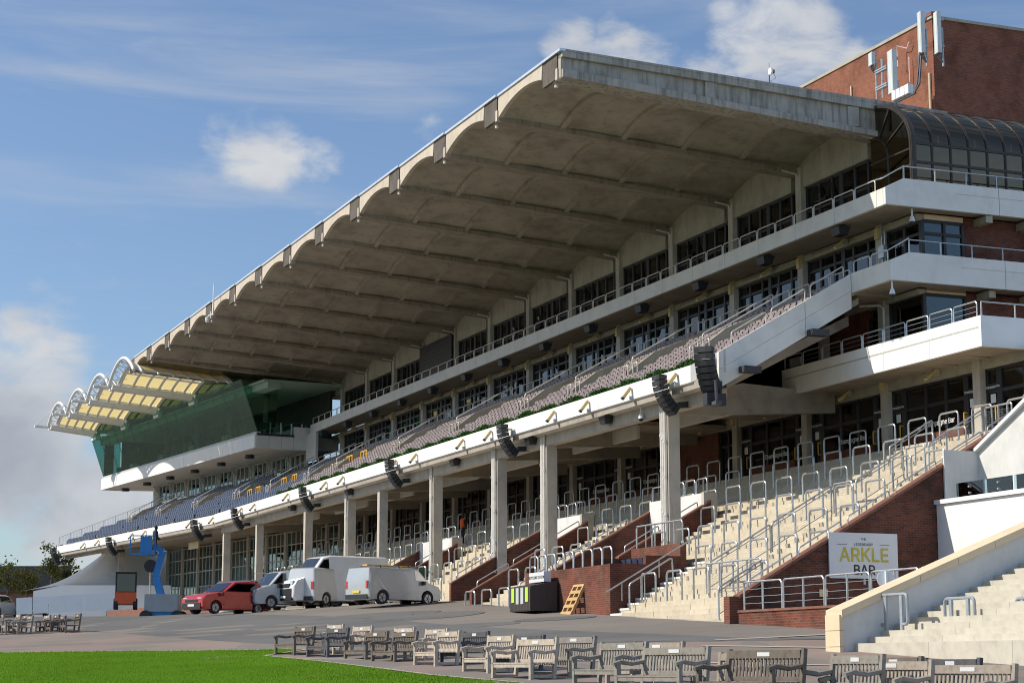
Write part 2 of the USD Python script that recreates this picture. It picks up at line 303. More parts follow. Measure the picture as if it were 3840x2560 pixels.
# ------------------------------------------------------------------ mesh building
class MB:
    """Collects boxes, bars, tubes and prisms; build() makes them one mesh of the scene. Points are given as (a, b, z) and stored as they come; S() swaps (u, v, z) into the stand's axes."""
    def __init__(self): self.v, self.f, self.n = [], [], 0

    def add(self, v, f):
        v = np.asarray(v, float); f = np.asarray(f, int)
        if f.shape[1] == 4: f = np.vstack([f[:, [0, 1, 2]], f[:, [0, 2, 3]]])
        self.v.append(v); self.f.append(f + self.n); self.n += len(v); return self

    def box(self, x0, x1, y0, y1, z0, z1):
        v = [(x, y, z) for z in (z0, z1) for y in (y0, y1) for x in (x0, x1)]
        return self.add(v, [(0, 2, 3, 1), (4, 5, 7, 6), (0, 1, 5, 4), (2, 6, 7, 3), (0, 4, 6, 2), (1, 3, 7, 5)])

    def hexa(self, lo, hi):
        """A solid between two quads given in the same order."""
        v = list(lo) + list(hi)
        return self.add(v, [(0, 3, 2, 1), (4, 5, 6, 7), (0, 1, 5, 4), (1, 2, 6, 5), (2, 3, 7, 6), (3, 0, 4, 7)])

    def prism(self, poly, axis, a0, a1):
        """Extrudes a polygon of two coordinates along the axis (0, 1 or 2); the polygon's coordinates are the other two axes in order."""
        p = Polygon(poly) if not hasattr(poly, 'exterior') else poly
        if not p.exterior.is_ccw: p = shapely.geometry.polygon.orient(p)
        vv, ff = trimesh.creation.triangulate_polygon(p, engine='earcut')
        o = [i for i in range(3) if i != axis]
        def lift(v2, a):
            r = np.zeros((len(v2), 3)); r[:, o[0]] = v2[:, 0]; r[:, o[1]] = v2[:, 1]; r[:, axis] = a; return r
        self.add(np.vstack([lift(vv, a0), lift(vv, a1)]), np.vstack([ff[:, ::-1], ff + len(vv)]))
        for ring in [p.exterior, *p.interiors]:
            c = np.array(ring.coords)[:-1]; k = len(c)
            self.add(np.vstack([lift(c, a0), lift(c, a1)]), [(i, (i + 1) % k, k + (i + 1) % k, k + i) for i in range(k)])
        return self

    def tube(self, pts, r, n=6, caps=True):
        p = np.asarray(pts, float); k = len(p)
        d = np.gradient(p, axis=0) if k > 2 else np.repeat((p[1:] - p[:1]), 2, 0)
        if k > 2:
            e = np.diff(p, axis=0); e /= np.maximum(np.linalg.norm(e, axis=1, keepdims=True), 1e-9)
            d = np.vstack([e[:1], e[:-1] + e[1:], e[-1:]])
        d /= np.maximum(np.linalg.norm(d, axis=1, keepdims=True), 1e-9)
        ref = np.array([0, 0, 1.0]) if abs(d[0][2]) < 0.9 else np.array([1.0, 0, 0])
        rings = []
        rr = np.broadcast_to(r, (k,))
        a = np.cross(d[0], ref); a /= np.linalg.norm(a)
        for i in range(k):
            a = a - d[i] * (a @ d[i]); a /= max(np.linalg.norm(a), 1e-9); b = np.cross(d[i], a)
            w = np.arange(n) * 2 * PI / n + PI / n
            rings.append(p[i] + rr[i] * (np.cos(w)[:, None] * a + np.sin(w)[:, None] * b))
        v = np.vstack(rings)
        f = [(i * n + j, i * n + (j + 1) % n, (i + 1) * n + (j + 1) % n, (i + 1) * n + j) for i in range(k - 1) for j in range(n)]
        self.add(v, f)
        if caps:
            for o, s in ((0, -1), ((k - 1) * n, 1)):
                q = [o + j for j in range(n)][::s]
                self.f.append(np.array([(q[0], q[j], q[j + 1]) for j in range(1, n - 1)]) + self.n - len(v))
        return self

    def bar(self, p, q, w, h=None, up=(0, 0, 1)):
        """A rectangular bar from p to q, w wide and h high."""
        p, q = np.asarray(p, float), np.asarray(q, float); h = h or w
        d = (q - p) / np.linalg.norm(q - p); s = np.cross(d, up)
        if np.linalg.norm(s) < 1e-6: s = np.cross(d, (1, 0, 0))
        s /= np.linalg.norm(s); t = np.cross(s, d)
        qd = lambda c: [c - s * w / 2 - t * h / 2, c + s * w / 2 - t * h / 2, c + s * w / 2 + t * h / 2, c - s * w / 2 + t * h / 2]
        return self.hexa(qd(p), qd(q))

    def cyl(self, c, r, h, axis=2, n=16, r2=None):
        a = np.zeros(3); a[axis] = h / 2; c = np.asarray(c, float)
        return self.tube([c - a, c + a], [r, r if r2 is None else r2], n)

    def ball(self, c, r, sub=1, scale=(1, 1, 1)):
        m = trimesh.creation.icosphere(sub, 1.0)
        return self.add(m.vertices * np.array(scale) * r + np.array(c), m.faces)

    def mesh(self, m):
        return self.add(m.vertices, m.faces)

    def move(self, M):
        M = np.asarray(M, float); self.v = [v @ M[:3, :3].T + M[:3, 3] for v in self.v]; return self

    def swap(self):
        """(u, v, z) to the stand's own axes (v, u, z)."""
        self.v = [v[:, [1, 0, 2]] for v in self.v]; self.f = [f[:, ::-1] for f in self.f]; return self

    def arrays(self): return np.vstack(self.v), np.vstack(self.f)


TAKEN = {}


def numbered(path):
    if path not in TAKEN:
        TAKEN[path] = 0; return path
    TAKEN[path] += 1
    return f'{path}_{TAKEN[path]:03d}'


def path_of(p): return str(p.GetPath()) if hasattr(p, 'GetPath') else str(p)


def tag(p, label=None, cat=None, group=None, kind=None):
    p = p.GetPrim() if hasattr(p, 'GetPrim') else p
    for k, t in (('label', label), ('category', cat), ('group', group), ('kind', kind)):
        if t: p.SetCustomDataByKey(k, t)
    return p


def build(mb, name, material, parent='/World', smooth=False, **kw):
    path = numbered(path_of(parent) + '/' + name)
    m = usdkit.mesh(stage, path, mb.arrays() if hasattr(mb, 'arrays') else mb, MATS[material], smooth=smooth)
    if kw: tag(m.GetPrim(), **kw)
    return m.GetPrim()


def thing(name, label, cat, loc=(0, 0, 0), rotz=0.0, group=None, scale=None, parent='/World'):
    x = UsdGeom.Xform.Define(stage, numbered(f'{parent}/{name}'))
    x.AddTranslateOp().Set(Gf.Vec3d(*map(float, loc)))
    x.AddRotateZOp().Set(float(rotz))
    if scale: x.AddScaleOp().Set(Gf.Vec3f(*([scale] * 3 if np.ndim(scale) == 0 else scale)))
    return tag(x.GetPrim(), label, cat, group)


stage.CreateClassPrim('/Kit')


def kit(name):
    return stage.DefinePrim(f'/Kit/{name}', 'Xform')


def copy(proto, name, label, cat, loc, rotz=0.0, group=None, scale=None, tilt=None):
    x = UsdGeom.Xform.Define(stage, numbered(f'/World/{name}'))
    x.AddTranslateOp().Set(Gf.Vec3d(*map(float, loc)))
    x.AddRotateZOp().Set(float(rotz))
    if tilt: x.AddRotateYOp().Set(float(tilt))
    if scale: x.AddScaleOp().Set(Gf.Vec3f(*([scale] * 3 if np.ndim(scale) == 0 else scale)))
    p = x.GetPrim(); p.GetReferences().AddInternalReference(proto.GetPath()); p.SetInstanceable(True)
    return tag(p, label, cat, group)


def in_stand(name, label, cat, group=None):
    """A thing whose parts are given in the stand's own axes."""
    return thing(name, label, cat, ORG, STAND_ROT, group)


def sb(mb, u0, u1, v0, v1, z0, z1): return mb.box(v0, v1, u0, u1, z0, z1)


def S(u, v, z): return (v, u, z)


def rounded(pts, r, n=4):
    """A polyline with its inner corners rounded."""
    pts = [np.array(p, float) for p in pts]; out = [pts[0]]
    for a, b, c in zip(pts, pts[1:], pts[2:]):
        d1, d2 = a - b, c - b
        k = min(r, np.linalg.norm(d1) / 2, np.linalg.norm(d2) / 2)
        p, q = b + d1 / np.linalg.norm(d1) * k, b + d2 / np.linalg.norm(d2) * k
        for t in np.linspace(0, 1, n + 1): out.append((1 - t) ** 2 * p + 2 * t * (1 - t) * b + t * t * q)
    return np.array(out + [pts[-1]])


# ------------------------------------------------------------------ the ground
def prof(v): return 8.75 + 0.57 * (v + 3.2)          # the terrace's slope


BENCH_D = {}
ground_pts = []
for x, y, z in [(0, 0, 0.0), (-14, 0, 0.0), (14, 0, 0.0), (0, -30, -0.8), (-40, -30, -0.8), (40, -30, -0.8), (-30, 25, 0.55), (25, 20, 0.75), (0, 20, 0.62), (-12, 20, .62),
                (-6.4, 54, 1.84), (0.5, 38, 1.26), (7.0, 27, 0.96), (10, 27, 1.0), (7.23, 44.5, 1.99), (11, 44, 2.05), (-18.4, 82, 2.95), (-35.6, 143, 5.3), (-24, 120, 4.7),
                (-60, 60, 1.9), (-60, 140, 4.6), (-70, 200, 6.2), (-25, 205, 6.6), (30, 200, 7.0), (60, 120, 6.0), (60, 60, 3.4), (40, 40, 2.0), (90, 0, 0.0), (-110, 30, 0.5), (-110, 150, 4.4), (-160, 250, 6.0), (160, 250, 8.0), (160, 100, 5.0), (0, 300, 7.0), (-160, -30, -1.0), (160, -30, -1.0)]:
    ground_pts.append((x, y, z))
for u, v, z in [(-12.3, -13.4, 2.97), (-1, -12.46, 3.50), (7, -12.45, 3.93), (17.4, -10.85, 4.42), (22.7, -9.98, 4.88), (33, -10.6, 4.95), (45, -10.2, 5.02), (60, -10, 5.25), (80, -12, 5.35), (100, -14, 5.6), (120, -16, 5.8),
                (-16, -13.3, 2.80), (-26, -18.3, 2.02), (20, -18, 3.9), (0, -18, 2.95), (40, -20, 4.1), (60, -22, 4.45), (0, 5, 4.2), (40, 5, 5.5), (80, 5, 6.0)]:
    p = W(u, v, 0); ground_pts.append((p[0], p[1], z))
GP = np.array(ground_pts, float)
_rbf = RBFInterpolator(GP[:, :2], GP[:, 2], kernel='linear', smoothing=0.6)


def ground(x, y):
    x, y = np.broadcast_arrays(np.asarray(x, float), np.asarray(y, float))
    q = np.stack([np.clip(x.ravel(), -155, 155), np.clip(y.ravel(), -29, 295)], 1)
    return _rbf(q).reshape(x.shape)


# a smoothed grid of that surface, so that slopes are even
GX, GY = np.arange(-156, 157, 2.0), np.arange(-30, 297, 2.0)
_gz = ground(*np.meshgrid(GX, GY, indexing='ij'))
from scipy.ndimage import gaussian_filter
from scipy.interpolate import RegularGridInterpolator
_gz = gaussian_filter(_gz, 1.3, mode='nearest')
_gi = RegularGridInterpolator((GX, GY), _gz)


def gz(x, y):
    x, y = np.broadcast_arrays(np.asarray(x, float), np.asarray(y, float))
    return _gi(np.stack([np.clip(x.ravel(), -155, 155), np.clip(y.ravel(), -29.5, 295)], 1)).reshape(x.shape)


def hit(px, py, up=0.0, near=15, far=220):
    """Where the sight line through a pixel of the photograph meets the ground (or a surface so far above it)."""
    r = ray(px, py); d = np.arange(near, far, 0.1)
    P = EYE + r * (d / r[1])[:, None]
    s = P[:, 2] - gz(P[:, 0], P[:, 1]) - up
    k = np.nonzero((s[:-1] > 0) & (s[1:] <= 0))[0]
    i = k[0] if len(k) else int(np.argmin(np.abs(s)))
    return np.array([P[i, 0], P[i, 1], float(gz(P[i, 0], P[i, 1]))])


def sheet(poly, lift, step):
    """A polygon of the ground cut into cells that follow its height."""
    x0, y0, x1, y1 = poly.bounds; mb = MB()
    for gx in np.arange(math.floor(x0 / step) * step, x1, step):
        for gy in np.arange(math.floor(y0 / step) * step, y1, step):
            c = poly.intersection(sbox_poly(gx, gy, gx + step, gy + step))
            for g in getattr(c, 'geoms', [c]):
                if g.geom_type != 'Polygon' or g.area < 1e-6: continue
                vv, ff = trimesh.creation.triangulate_polygon(shapely.geometry.polygon.orient(g), engine='earcut')
                mb.add(np.column_stack([vv, gz(vv[:, 0], vv[:, 1]) + lift]), ff)
    return mb


GRP = [(960, 2410), (326, 2367)]
# the base: one sheet out to the horizon
xs = np.concatenate([[-3000, -1200, -500, -250], np.arange(-154, 155, 4.0), [250, 500, 1200, 3000]])
ys = np.concatenate([[-3000, -1000, -300, -100], np.arange(-28, 294, 4.0), [400, 700, 1500, 3500]])
X, Y = np.meshgrid(xs, ys, indexing='ij')
Z = gz(X, Y)
far = np.clip((np.hypot(X, Y - 100) - 260) / 800, 0, 1)
Z = Z * (1 - far) + far * (2.0 + 8 * np.clip(Y / 1500, -.3, 1.5))
nx, ny = X.shape
idx = np.arange(nx * ny).reshape(nx, ny)
F = np.stack([idx[:-1, :-1], idx[1:, :-1], idx[1:, 1:], idx[:-1, 1:]], -1).reshape(-1, 4)
base = MB().add(np.stack([X, Y, Z], -1).reshape(-1, 3), F)


def asphalt(name, c1, c2, patch):
    n = {'g': ('geometry', {}), 'n': ('noise_texture', {'scale': 0.16, 'detail': 8.0, 'roughness': 0.6, 'distortion': 0.3}), 'r': ('rgb_ramp', {'ramp': [(0.35, c1), (0.62, c2)]}),
         'map': ('mapping', {'mapping_type': 'point', 'scale': (0.10, 0.9, 1), 'rotation': (0, 0, 0.12)}), 'n2': ('noise_texture', {'scale': 1.0, 'detail': 6.0, 'roughness': 0.6}),
         'sr': ('map_range', {'range_type': 'smoothstep', 'from_min': 0.55, 'from_max': 0.72, 'to_max': 0.45, 'clamp': True}), 'mx': ('mix_color', {'b': patch}),
         'fn': ('noise_texture', {'scale': 45.0, 'detail': 3.0}), 'fr': ('rgb_ramp', {'ramp': [(0.3, (0.80, 0.80, 0.80)), (0.7, (1.15, 1.15, 1.15))]}), 'mul': ('mix_color', {'blend_type': 'multiply', 'fac': 1.0, 'use_clamp': False}),
         'b': ('bump', {'strength': 0.5, 'distance': 0.01}), 'p': ('principled_bsdf', {'roughness': 0.92, 'specular_ior_level': 0.2})}
    l = [('g.position', 'n.vector'), ('n.fac', 'r.fac'), ('g.position', 'map.vector'), ('map.vector', 'n2.vector'), ('n2.fac', 'sr.value'), ('r.color', 'mx.a'), ('sr.result', 'mx.fac'),
         ('g.position', 'fn.vector'), ('fn.fac', 'fr.fac'), ('mx.result', 'mul.a'), ('fr.color', 'mul.b'), ('mul.result', 'p.base_color'), ('fn.fac', 'b.height'), ('b.normal', 'p.normal')]
    return mat(name, n, l)


asphalt('apron_asphalt', (0.185, 0.165, 0.145), (0.225, 0.20, 0.175), (0.15, 0.138, 0.125))
asphalt('road_asphalt', (0.118, 0.118, 0.116), (0.152, 0.151, 0.147), (0.10, 0.10, 0.10))
asphalt('bench_paving', (0.23, 0.175, 0.15), (0.275, 0.215, 0.185), (0.19, 0.15, 0.13))
asphalt('paving_line', (0.40, 0.35, 0.29), (0.48, 0.42, 0.35), (0.33, 0.29, 0.25))


def grass_material(name, a, b, c):
    n = {'g': ('geometry', {}), 'n': ('noise_texture', {'scale': 0.35, 'detail': 6.0, 'roughness': 0.6}), 'n2': ('noise_texture', {'scale': 14.0, 'detail': 5.0, 'roughness': 0.7}), 'ad': ('math', {'math_type': 'multiply_add', 'value2': 0.55}), 
         'r': ('rgb_ramp', {'ramp': [(0.55, a), (0.78, b), (1.02, c)]}), 'd': ('diffuse_bsdf', {}), 't': ('translucent_bsdf', {'color': tuple(np.array(c) * 1.5)}), 'm': ('mix_closure', {'fac': 0.35})}
    return mat(name, n, [('g.position', 'n.vector'), ('g.position', 'n2.vector'), ('n2.fac', 'ad.value1'), ('n.fac', 'ad.value3'), ('ad.value', 'r.fac'), ('r.color', 'd.color'), ('d.BSDF', 'm.closure1'), ('t.BSDF', 'm.closure2')], surface='m.closure')


grass_material('lawn_soil', (0.075, 0.16, 0.015), (0.12, 0.245, 0.02), (0.17, 0.31, 0.03))
grass_material('lawn_blade', (0.09, 0.19, 0.018), (0.14, 0.28, 0.022), (0.20, 0.36, 0.035))
build(base, 'ground', 'apron_asphalt', kind='structure')


def poly_px(pts): return Polygon([tuple(hit(*p)[:2]) for p in pts])


# lawn: its edges are read off the photograph and laid on the ground
edge = [hit(*p)[:2] for p in [(-400, 2448), (0, 2447), (480, 2441), (960, 2437), (1060, 2433), (1140, 2436), (985, 2459), (1097, 2470), (1340, 2498), (1600, 2530), (1950, 2562)]]
lawn = Polygon([tuple(p) for p in edge] + [(4.5, 24), (9, 8), (9, -28), (-150, -28), (-150, 52)]).buffer(0)
kerb_line = shapely.LineString([tuple(p) for p in edge])
near = sbox_poly(-40, 22, 15, 75)
build(sheet(lawn.intersection(near), 0.012, 2.0), 'lawn', 'lawn_soil', kind='structure')
build(sheet(lawn.difference(near), 0.012, 12.0), 'outer_lawn', 'lawn_soil', kind='structure')
build(sheet(kerb_line.buffer(0.09).difference(lawn), 0.03, 4.0), 'lawn_kerb', 'paving_line', kind='structure')
road = poly_px([(-500, 2330), (-100, 2318), (180, 2307), (420, 2290), (650, 2272), (800, 2282), (930, 2303), (1200, 2308), (1500, 2325), (1850, 2352), (2300, 2370), (2800, 2390), (3180, 2388), (3180, 2394), (2700, 2402), (2300, 2406), (1900, 2420), (1500, 2425), (1130, 2420), (960, 2410), (640, 2388), (326, 2367), (0, 2350), (-500, 2345)])
build(sheet(road.buffer(0), 0.008, 4.0), 'road', 'road_asphalt', kind='structure')
pav = Polygon([tuple(hit(*p)[:2]) for p in [(-500, 2347), (0, 2352), (326, 2369), (640, 2390), (960, 2412), (1130, 2422), (1500, 2427), (1900, 2423), (2300, 2409), (2700, 2405), (3060, 2398)]] + [(16, 42), (18, 20), (10, 8), (-150, 8), (-150, 60)]).buffer(0).difference(lawn.buffer(0.09))
build(sheet(pav, 0.004, 4.0), 'bench_pavement', 'bench_paving', kind='structure')
for a, b, w in [((2700, 2398), (3110, 2378), .16), ((2650, 2420), (3110, 2428), .14), ((1000, 2470), (3400, 2500), .12)]:
    p, q = hit(*a), hit(*b)
    ln = shapely.LineString([tuple(p[:2]), tuple(q[:2])]).buffer(w)
    build(sheet(ln.difference(lawn), 0.016, 4.0), 'paving_strip', 'paving_line', kind='structure')
# darker repair patches in the tarmac
for c, rx, ry in [((1420, 2305), 2.6, .8), ((1590, 2308), 2.4, .9), ((1760, 2345), 1.8, .5), ((2080, 2318), 1.5, .4), ((600, 2300), 3.0, .3)]:
    p = hit(*c)
    e = shapely.affinity.scale(shapely.Point(p[0], p[1]).buffer(1, 10), rx, ry * 3)
    build(sheet(e, 0.012, 2.0), 'tarmac_patch', 'road_asphalt', kind='structure')

# grass blades where the lawn is near enough to show them
tuft = MB()
for k in range(7):
    a = rng.uniform(0, 2 * PI); r = rng.uniform(0, .05); w = rng.uniform(.006, .011); h = rng.uniform(.035, .065); le = rng.uniform(-.03, .03)
    c, s = math.cos(a), math.sin(a); x, y = r * math.cos(a * 3), r * math.sin(a * 3)
    tuft.add([(x - w * s, y + w * c, 0), (x + w * s, y - w * c, 0), (x + le * c, y + le * s, h)], [(0, 1, 2)])
minx, miny, maxx, maxy = -26, 30, 4.5, 68
cand = np.column_stack([nrg.uniform(minx, maxx, 150000), nrg.uniform(miny, maxy, 150000)])
visible = np.abs(cand[:, 0]) < cand[:, 1] * 0.275
keep = shapely.contains_xy(lawn.buffer(-0.03), cand[:, 0], cand[:, 1]) & visible
cand = cand[keep][:70000]
gpts = np.column_stack([cand, gz(cand[:, 0], cand[:, 1]) + 0.01])
pi = UsdGeom.PointInstancer.Define(stage, '/World/grass')
build(tuft, 'blade_tuft', 'lawn_blade', '/World/grass')
pi.CreatePrototypesRel().SetTargets([Sdf.Path('/World/grass/blade_tuft')])
pi.CreateProtoIndicesAttr(Vt.IntArray.FromNumpy(np.zeros(len(gpts), np.int32)))
pi.CreatePositionsAttr(Vt.Vec3fArray.FromNumpy(gpts.astype(np.float32)))
ang = nrg.uniform(0, 2 * PI, len(gpts))
pi.CreateOrientationsAttr(Vt.QuathArray([Gf.Quath(float(math.cos(a / 2)), 0, 0, float(math.sin(a / 2))) for a in ang]))
sc = nrg.uniform(0.55, 1.05, len(gpts)).astype(np.float32)
pi.CreateScalesAttr(Vt.Vec3fArray.FromNumpy(np.column_stack([sc * 1.2, sc * 1.2, sc])))
tag(pi.GetPrim(), 'short bright green mown grass of the lawn in front of the benches', 'grass', kind='stuff')

# ------------------------------------------------------------------ the grandstand
B = 6.155
NB = 13                               # roof bays
VU, VF = -2.0, -8.6                   # front of the balconies, front of the lower tier
ZU = dict(top=19.64, bot=18.98); ZM = dict(top=16.77, bot=16.0); ZL = dict(top=13.71, bot=12.62)


def deck(v): return 12.42 + 0.583 * (v + 8.4)      # tread height of the raked upper tier


st = in_stand('grandstand', 'long concrete racecourse grandstand with cantilevered vaulted roof and white fascia', 'grandstand')

# roof: ribs, their end blocks, vault shells, transverse ribs, arch fascias, flashing
def vfront(u): return -13.62 - 0.010 * u
def roof_top(v, vf): return 24.92 + (23.98 - 24.92) * (v - vf) / (0 - vf)
def rib_bot(v, vf): return 23.85 + (22.62 - 23.85) * (v - vf) / (0 - vf)


class RoofMB(MB):
    """The ribs run slightly askew to the facade."""
    def arrays(self):
        v, f = super().arrays(); v = v.copy(); v[:, 1] += -.22 + .95 * np.clip(-v[:, 0] / 13.6, -.2, 1.15); return v, f


PlainMB, MB = MB, RoofMB
for j in range(NB + 1):
    u0 = j * B + .08                       # right edge of the rib
    vf = vfront(u0)
    mb = MB()
    web = [(vf, rib_bot(vf, vf) + .02), (0.1, rib_bot(0, vf)), (0.1, roof_top(0, vf) - .05), (vf, roof_top(vf, vf) - .05)]
    if j == 0:
        mb.prism([(a, b) for a, b in web], 1, u0 - .25, u0 + .35)
    else:
        mb.prism(web, 1, u0 + .08, u0 + .50)
    build(mb, 'roof_rib', 'beam_concrete' if j == 0 else 'rib_concrete', st)
    fl = MB(); w = (-.42, .62) if j == 0 else (-.03, .62)
    fl.prism([(vf + .02, rib_bot(vf, vf) - .02), (0.0, rib_bot(0, vf) - .02), (0.0, rib_bot(0, vf) + .20), (vf + .02, rib_bot(vf, vf) + (.30 if j == 0 else .22))], 1, u0 + w[0], u0 + w[1])
    build(fl, 'rib_flange', 'beam_concrete' if j == 0 else 'rib_concrete', st)
    if j == 0:
        cap = MB(); cap.prism([(vf, roof_top(vf, vf) - .28), (0.1, roof_top(0, vf) - .26), (0.1, roof_top(0, vf)), (vf, roof_top(vf, vf))], 1, u0 - .40, u0 + .3)
        build(cap, 'end_beam_cap', 'beam_concrete', st)
        for q in range(1, 3):
            vv = vf * (1 - q / 2.2); fr = MB(); sb(fr, u0 - .34, u0 - .2, vv - .25, vv + .25, rib_bot(vv, vf) + .25, roof_top(vv, vf) - .27); build(fr, 'end_beam_stiffener', 'beam_concrete', st)
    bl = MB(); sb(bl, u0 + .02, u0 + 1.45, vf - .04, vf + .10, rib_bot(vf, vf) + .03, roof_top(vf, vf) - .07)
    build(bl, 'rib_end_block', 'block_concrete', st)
    nose = MB(); sb(nose, u0 - .03, u0 + .16, vf - .06, vf + .25, rib_bot(vf, vf) - .03, rib_bot(vf, vf) + .42); build(nose, 'rib_nose', 'arch_concrete', st)
    dp = MB().cyl(S(u0 + .55, vf + .15, rib_bot(vf, vf) - .10), .07, .16, n=8); build(dp, 'drip_spout', 'pipe_white', st)
    if j == NB: continue
    ua, ub = u0 + .50, u0 + B + .08
    N = 14
    def arch(t): return 4 * t * (1 - t)
    # shell of the vault: springing 0.78 below the top, crown 0.40 below, each panel between transverse ribs slightly domed
    vs = np.linspace(vf + .12, 0.0, 31); ts = np.linspace(0, 1, N + 1)
    grid = np.array([[S(ua + (ub - ua) * t, v, roof_top(v, vf) - .98 + .56 * arch(t) + .055 * abs(math.sin((v - vf) / -vf * 5 * PI))) for t in ts] for v in vs])
    idx = np.arange(grid.shape[0] * grid.shape[1]).reshape(grid.shape[:2])
    sh = MB().add(grid.reshape(-1, 3), np.stack([idx[:-1, :-1], idx[1:, :-1], idx[1:, 1:], idx[:-1, 1:]], -1).reshape(-1, 4))
    build(sh, 'vault_shell', 'roof_concrete', st, smooth=True)
    for q in range(1, 5):
        vv = vf + (-vf) * q / 5
        pr = []
        for t in np.linspace(0.0, 1, 13): pr.append((ua + (ub - ua) * t, roof_top(vv, vf) - 1.10 + .56 * arch(t)))
        for t in np.linspace(1, 0.0, 13): pr.append((ua + (ub - ua) * t, roof_top(vv, vf) - .90 + .56 * arch(t)))
        r = MB().prism([(a, b) for a, b in pr], 0, vv - .11, vv + .11)      # (u, z) outline extruded along v
        build(r, 'vault_rib', 'roof_concrete', st)
    pr = [(u0 + 1.45, roof_top(vf, vf) - .07)]
    for t in np.linspace((1.45 - .42) / (ub - ua), 1, 14): pr.append((ua + (ub - ua) * t, roof_top(vf, vf) - 1.0 + .56 * arch(t)))
    pr.append((ub, roof_top(vf, vf) - .07))
    fa = MB().prism(pr, 0, vf - .06, vf + .12)
    build(fa, 'arch_fascia', 'arch_concrete', st)
    fz_ = MB(); sb(fz_, u0 + (0 if j else -.42), u0 + B, vf - .12, vf + .12, roof_top(vf, vf) - .07, roof_top(vf, vf) + .03)
    build(fz_, 'roof_flashing', 'flashing', st)
    top = MB().prism([(vf + .12, roof_top(vf, vf) - .05), (3.0, 23.80), (3.0, 23.95), (vf + .12, roof_top(vf, vf) + .02)], 1, u0 - (.42 if j == 0 else 0), u0 + B)
    build(top, 'roof_slab', 'beam_concrete', st)
    # end wall of the vault above the upper windows
    pr = [(ua, 22.0), (ub, 22.0)] + [(ua + (ub - ua) * t, 23.98 - .90 + .56 * arch(t)) for t in np.linspace(1, 0, 12)]
    lw = PlainMB().prism(pr, 0, -0.02, .22)
    build(lw, 'lunette_wall', 'wall_concrete', st)

MB = PlainMB
# columns of the facade between the windows
for k in range(-3, 14):
    for z0, z1, kmin, kmax in ((19.0, 22.9, 0, 13), (16.0, 19.0, 0, 13), (12.9, 16.0, 0, 0), (9.75, 12.9, -3, 13)):
        if kmin <= k <= kmax:
            p = MB(); sb(p, k * B - .42, k * B + .02, -.14, .32, z0, z1); build(p, 'facade_post', 'pillar_concrete', st)
# beams above each storey's windows
for z0, z1, ua, ub, v0 in ((18.71, 18.98, -2.75, 80.5, -.06), (15.80, 16.0, -2.75, 2.6, -.06), (12.3, 12.75, -19, 80.5, -.06)):
    b = MB(); sb(b, ua, ub, v0, .35, z0, z1); build(b, 'head_beam', 'wall_concrete', st)

TEXTS = MB()


def window(u0, u1, z0, z1, cols, rows, name='window', frame='frame_black', glass='glass', v=0.18, heavy=(), fine=True, t=.07, parent=None):
    """A glazed bay from u0 to u1. cols and rows are the cut positions from 0 to 1; heavy are the indices of the thick mullions."""
    parent = parent or st
    fr = MB()
    us = [u0 + (u1 - u0) * c for c in cols]; zs = [z0 + (z1 - z0) * c for c in rows]
    for i, u in enumerate(us):
        w = t * (2.0 if i in heavy else 1.0 if 0 < i < len(us) - 1 else 1.3)
        sb(fr, u - w, u + w, v - .07, v + .07, z0, z1)
    for i, z in enumerate(zs):
        w = t * (.8 if 0 < i < len(zs) - 1 else 1.2)
        for a, b in zip(us, us[1:]): sb(fr, a + t * .9, b - t * .9, v - .05, v + .05, z - w, z + w)
    f = build(fr, name, frame, parent)
    if fine:
        for a, b in zip(us, us[1:]):
            for c, d in zip(zs, zs[1:]):
                g = MB(); sb(g, a + t * .6, b - t * .6, v - .006, v + .006, c + t * .5, d - t * .5); build(g, 'pane', glass, f)
    else:
        g = MB()
        for a, b in zip(us, us[1:]): sb(g, a + t * .6, b - t * .6, v - .006, v + .006, zs[0] + t * .5, zs[-1] - t * .5)
        build(g, 'glazing', glass, f)
    return f


# rooms behind the glass
def room(u0, u1, v0, v1, z0, z1, lamps=0):
    r = MB(); sb(r, u0, u1, v0, v1, z0 - .12, z0); build(r, 'room_floor', 'room_floor', st)
    r = MB(); sb(r, u0, u1, v0, v1, z1, z1 + .12); build(r, 'room_ceiling', 'room_ceiling', st)
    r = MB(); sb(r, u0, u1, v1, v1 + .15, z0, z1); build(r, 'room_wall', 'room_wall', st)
    for w in np.arange(u0, u1 + .01, B * 2):
        r = MB(); sb(r, w - .06, w + .06, v0 + 1.8, v1, z0, z1); build(r, 'room_partition', 'room_wall', st)


room(0, 80, .35, 6.5, 19.1, 22.35)
room(-2.6, 80, .35, 6.5, 16.05, 18.9)
room(-2.6, 4.2, .35, 6.5, 12.95, 15.9)
room(-19, 80, .35, 8.0, 9.70, 12.75)

C6 = (0, .13, .31, .5, .63, .81, 1.0)
for k in range(1, NB):
    u0, u1 = (k - 1) * B + .06, k * B - .46
    if k == 9:      # a dark hoarding covers this bay of the upper storey
        h = MB(); sb(h, u0 - .25, u1 + .25, -.30, -.22, 19.1, 22.55)
        for z in np.arange(19.3, 22.5, .28): sb(h, u0 - .25, u1 + .25, -.32, -.30, z, z + .16)
        build(h, 'window_shutter', 'frame_black', st); continue
    window(u0, u1, 19.35, 22.0, C6, (0, .58, 1), heavy=(3,), fine=k < 7)
    if k in (1, 3, 5):    # an opened top light
        o = MB(); uu = u0 + (u1 - u0) * .72
        for a, b in (((uu - .42, .10, 21.75), (uu - .42, -.18, 21.05)), ((uu + .42, .10, 21.75), (uu + .42, -.18, 21.05)), ((uu - .42, -.18, 21.05), (uu + .42, -.18, 21.05))): o.bar(S(*a), S(*b), .05)
        build(o, 'open_top_light', 'frame_black', st)
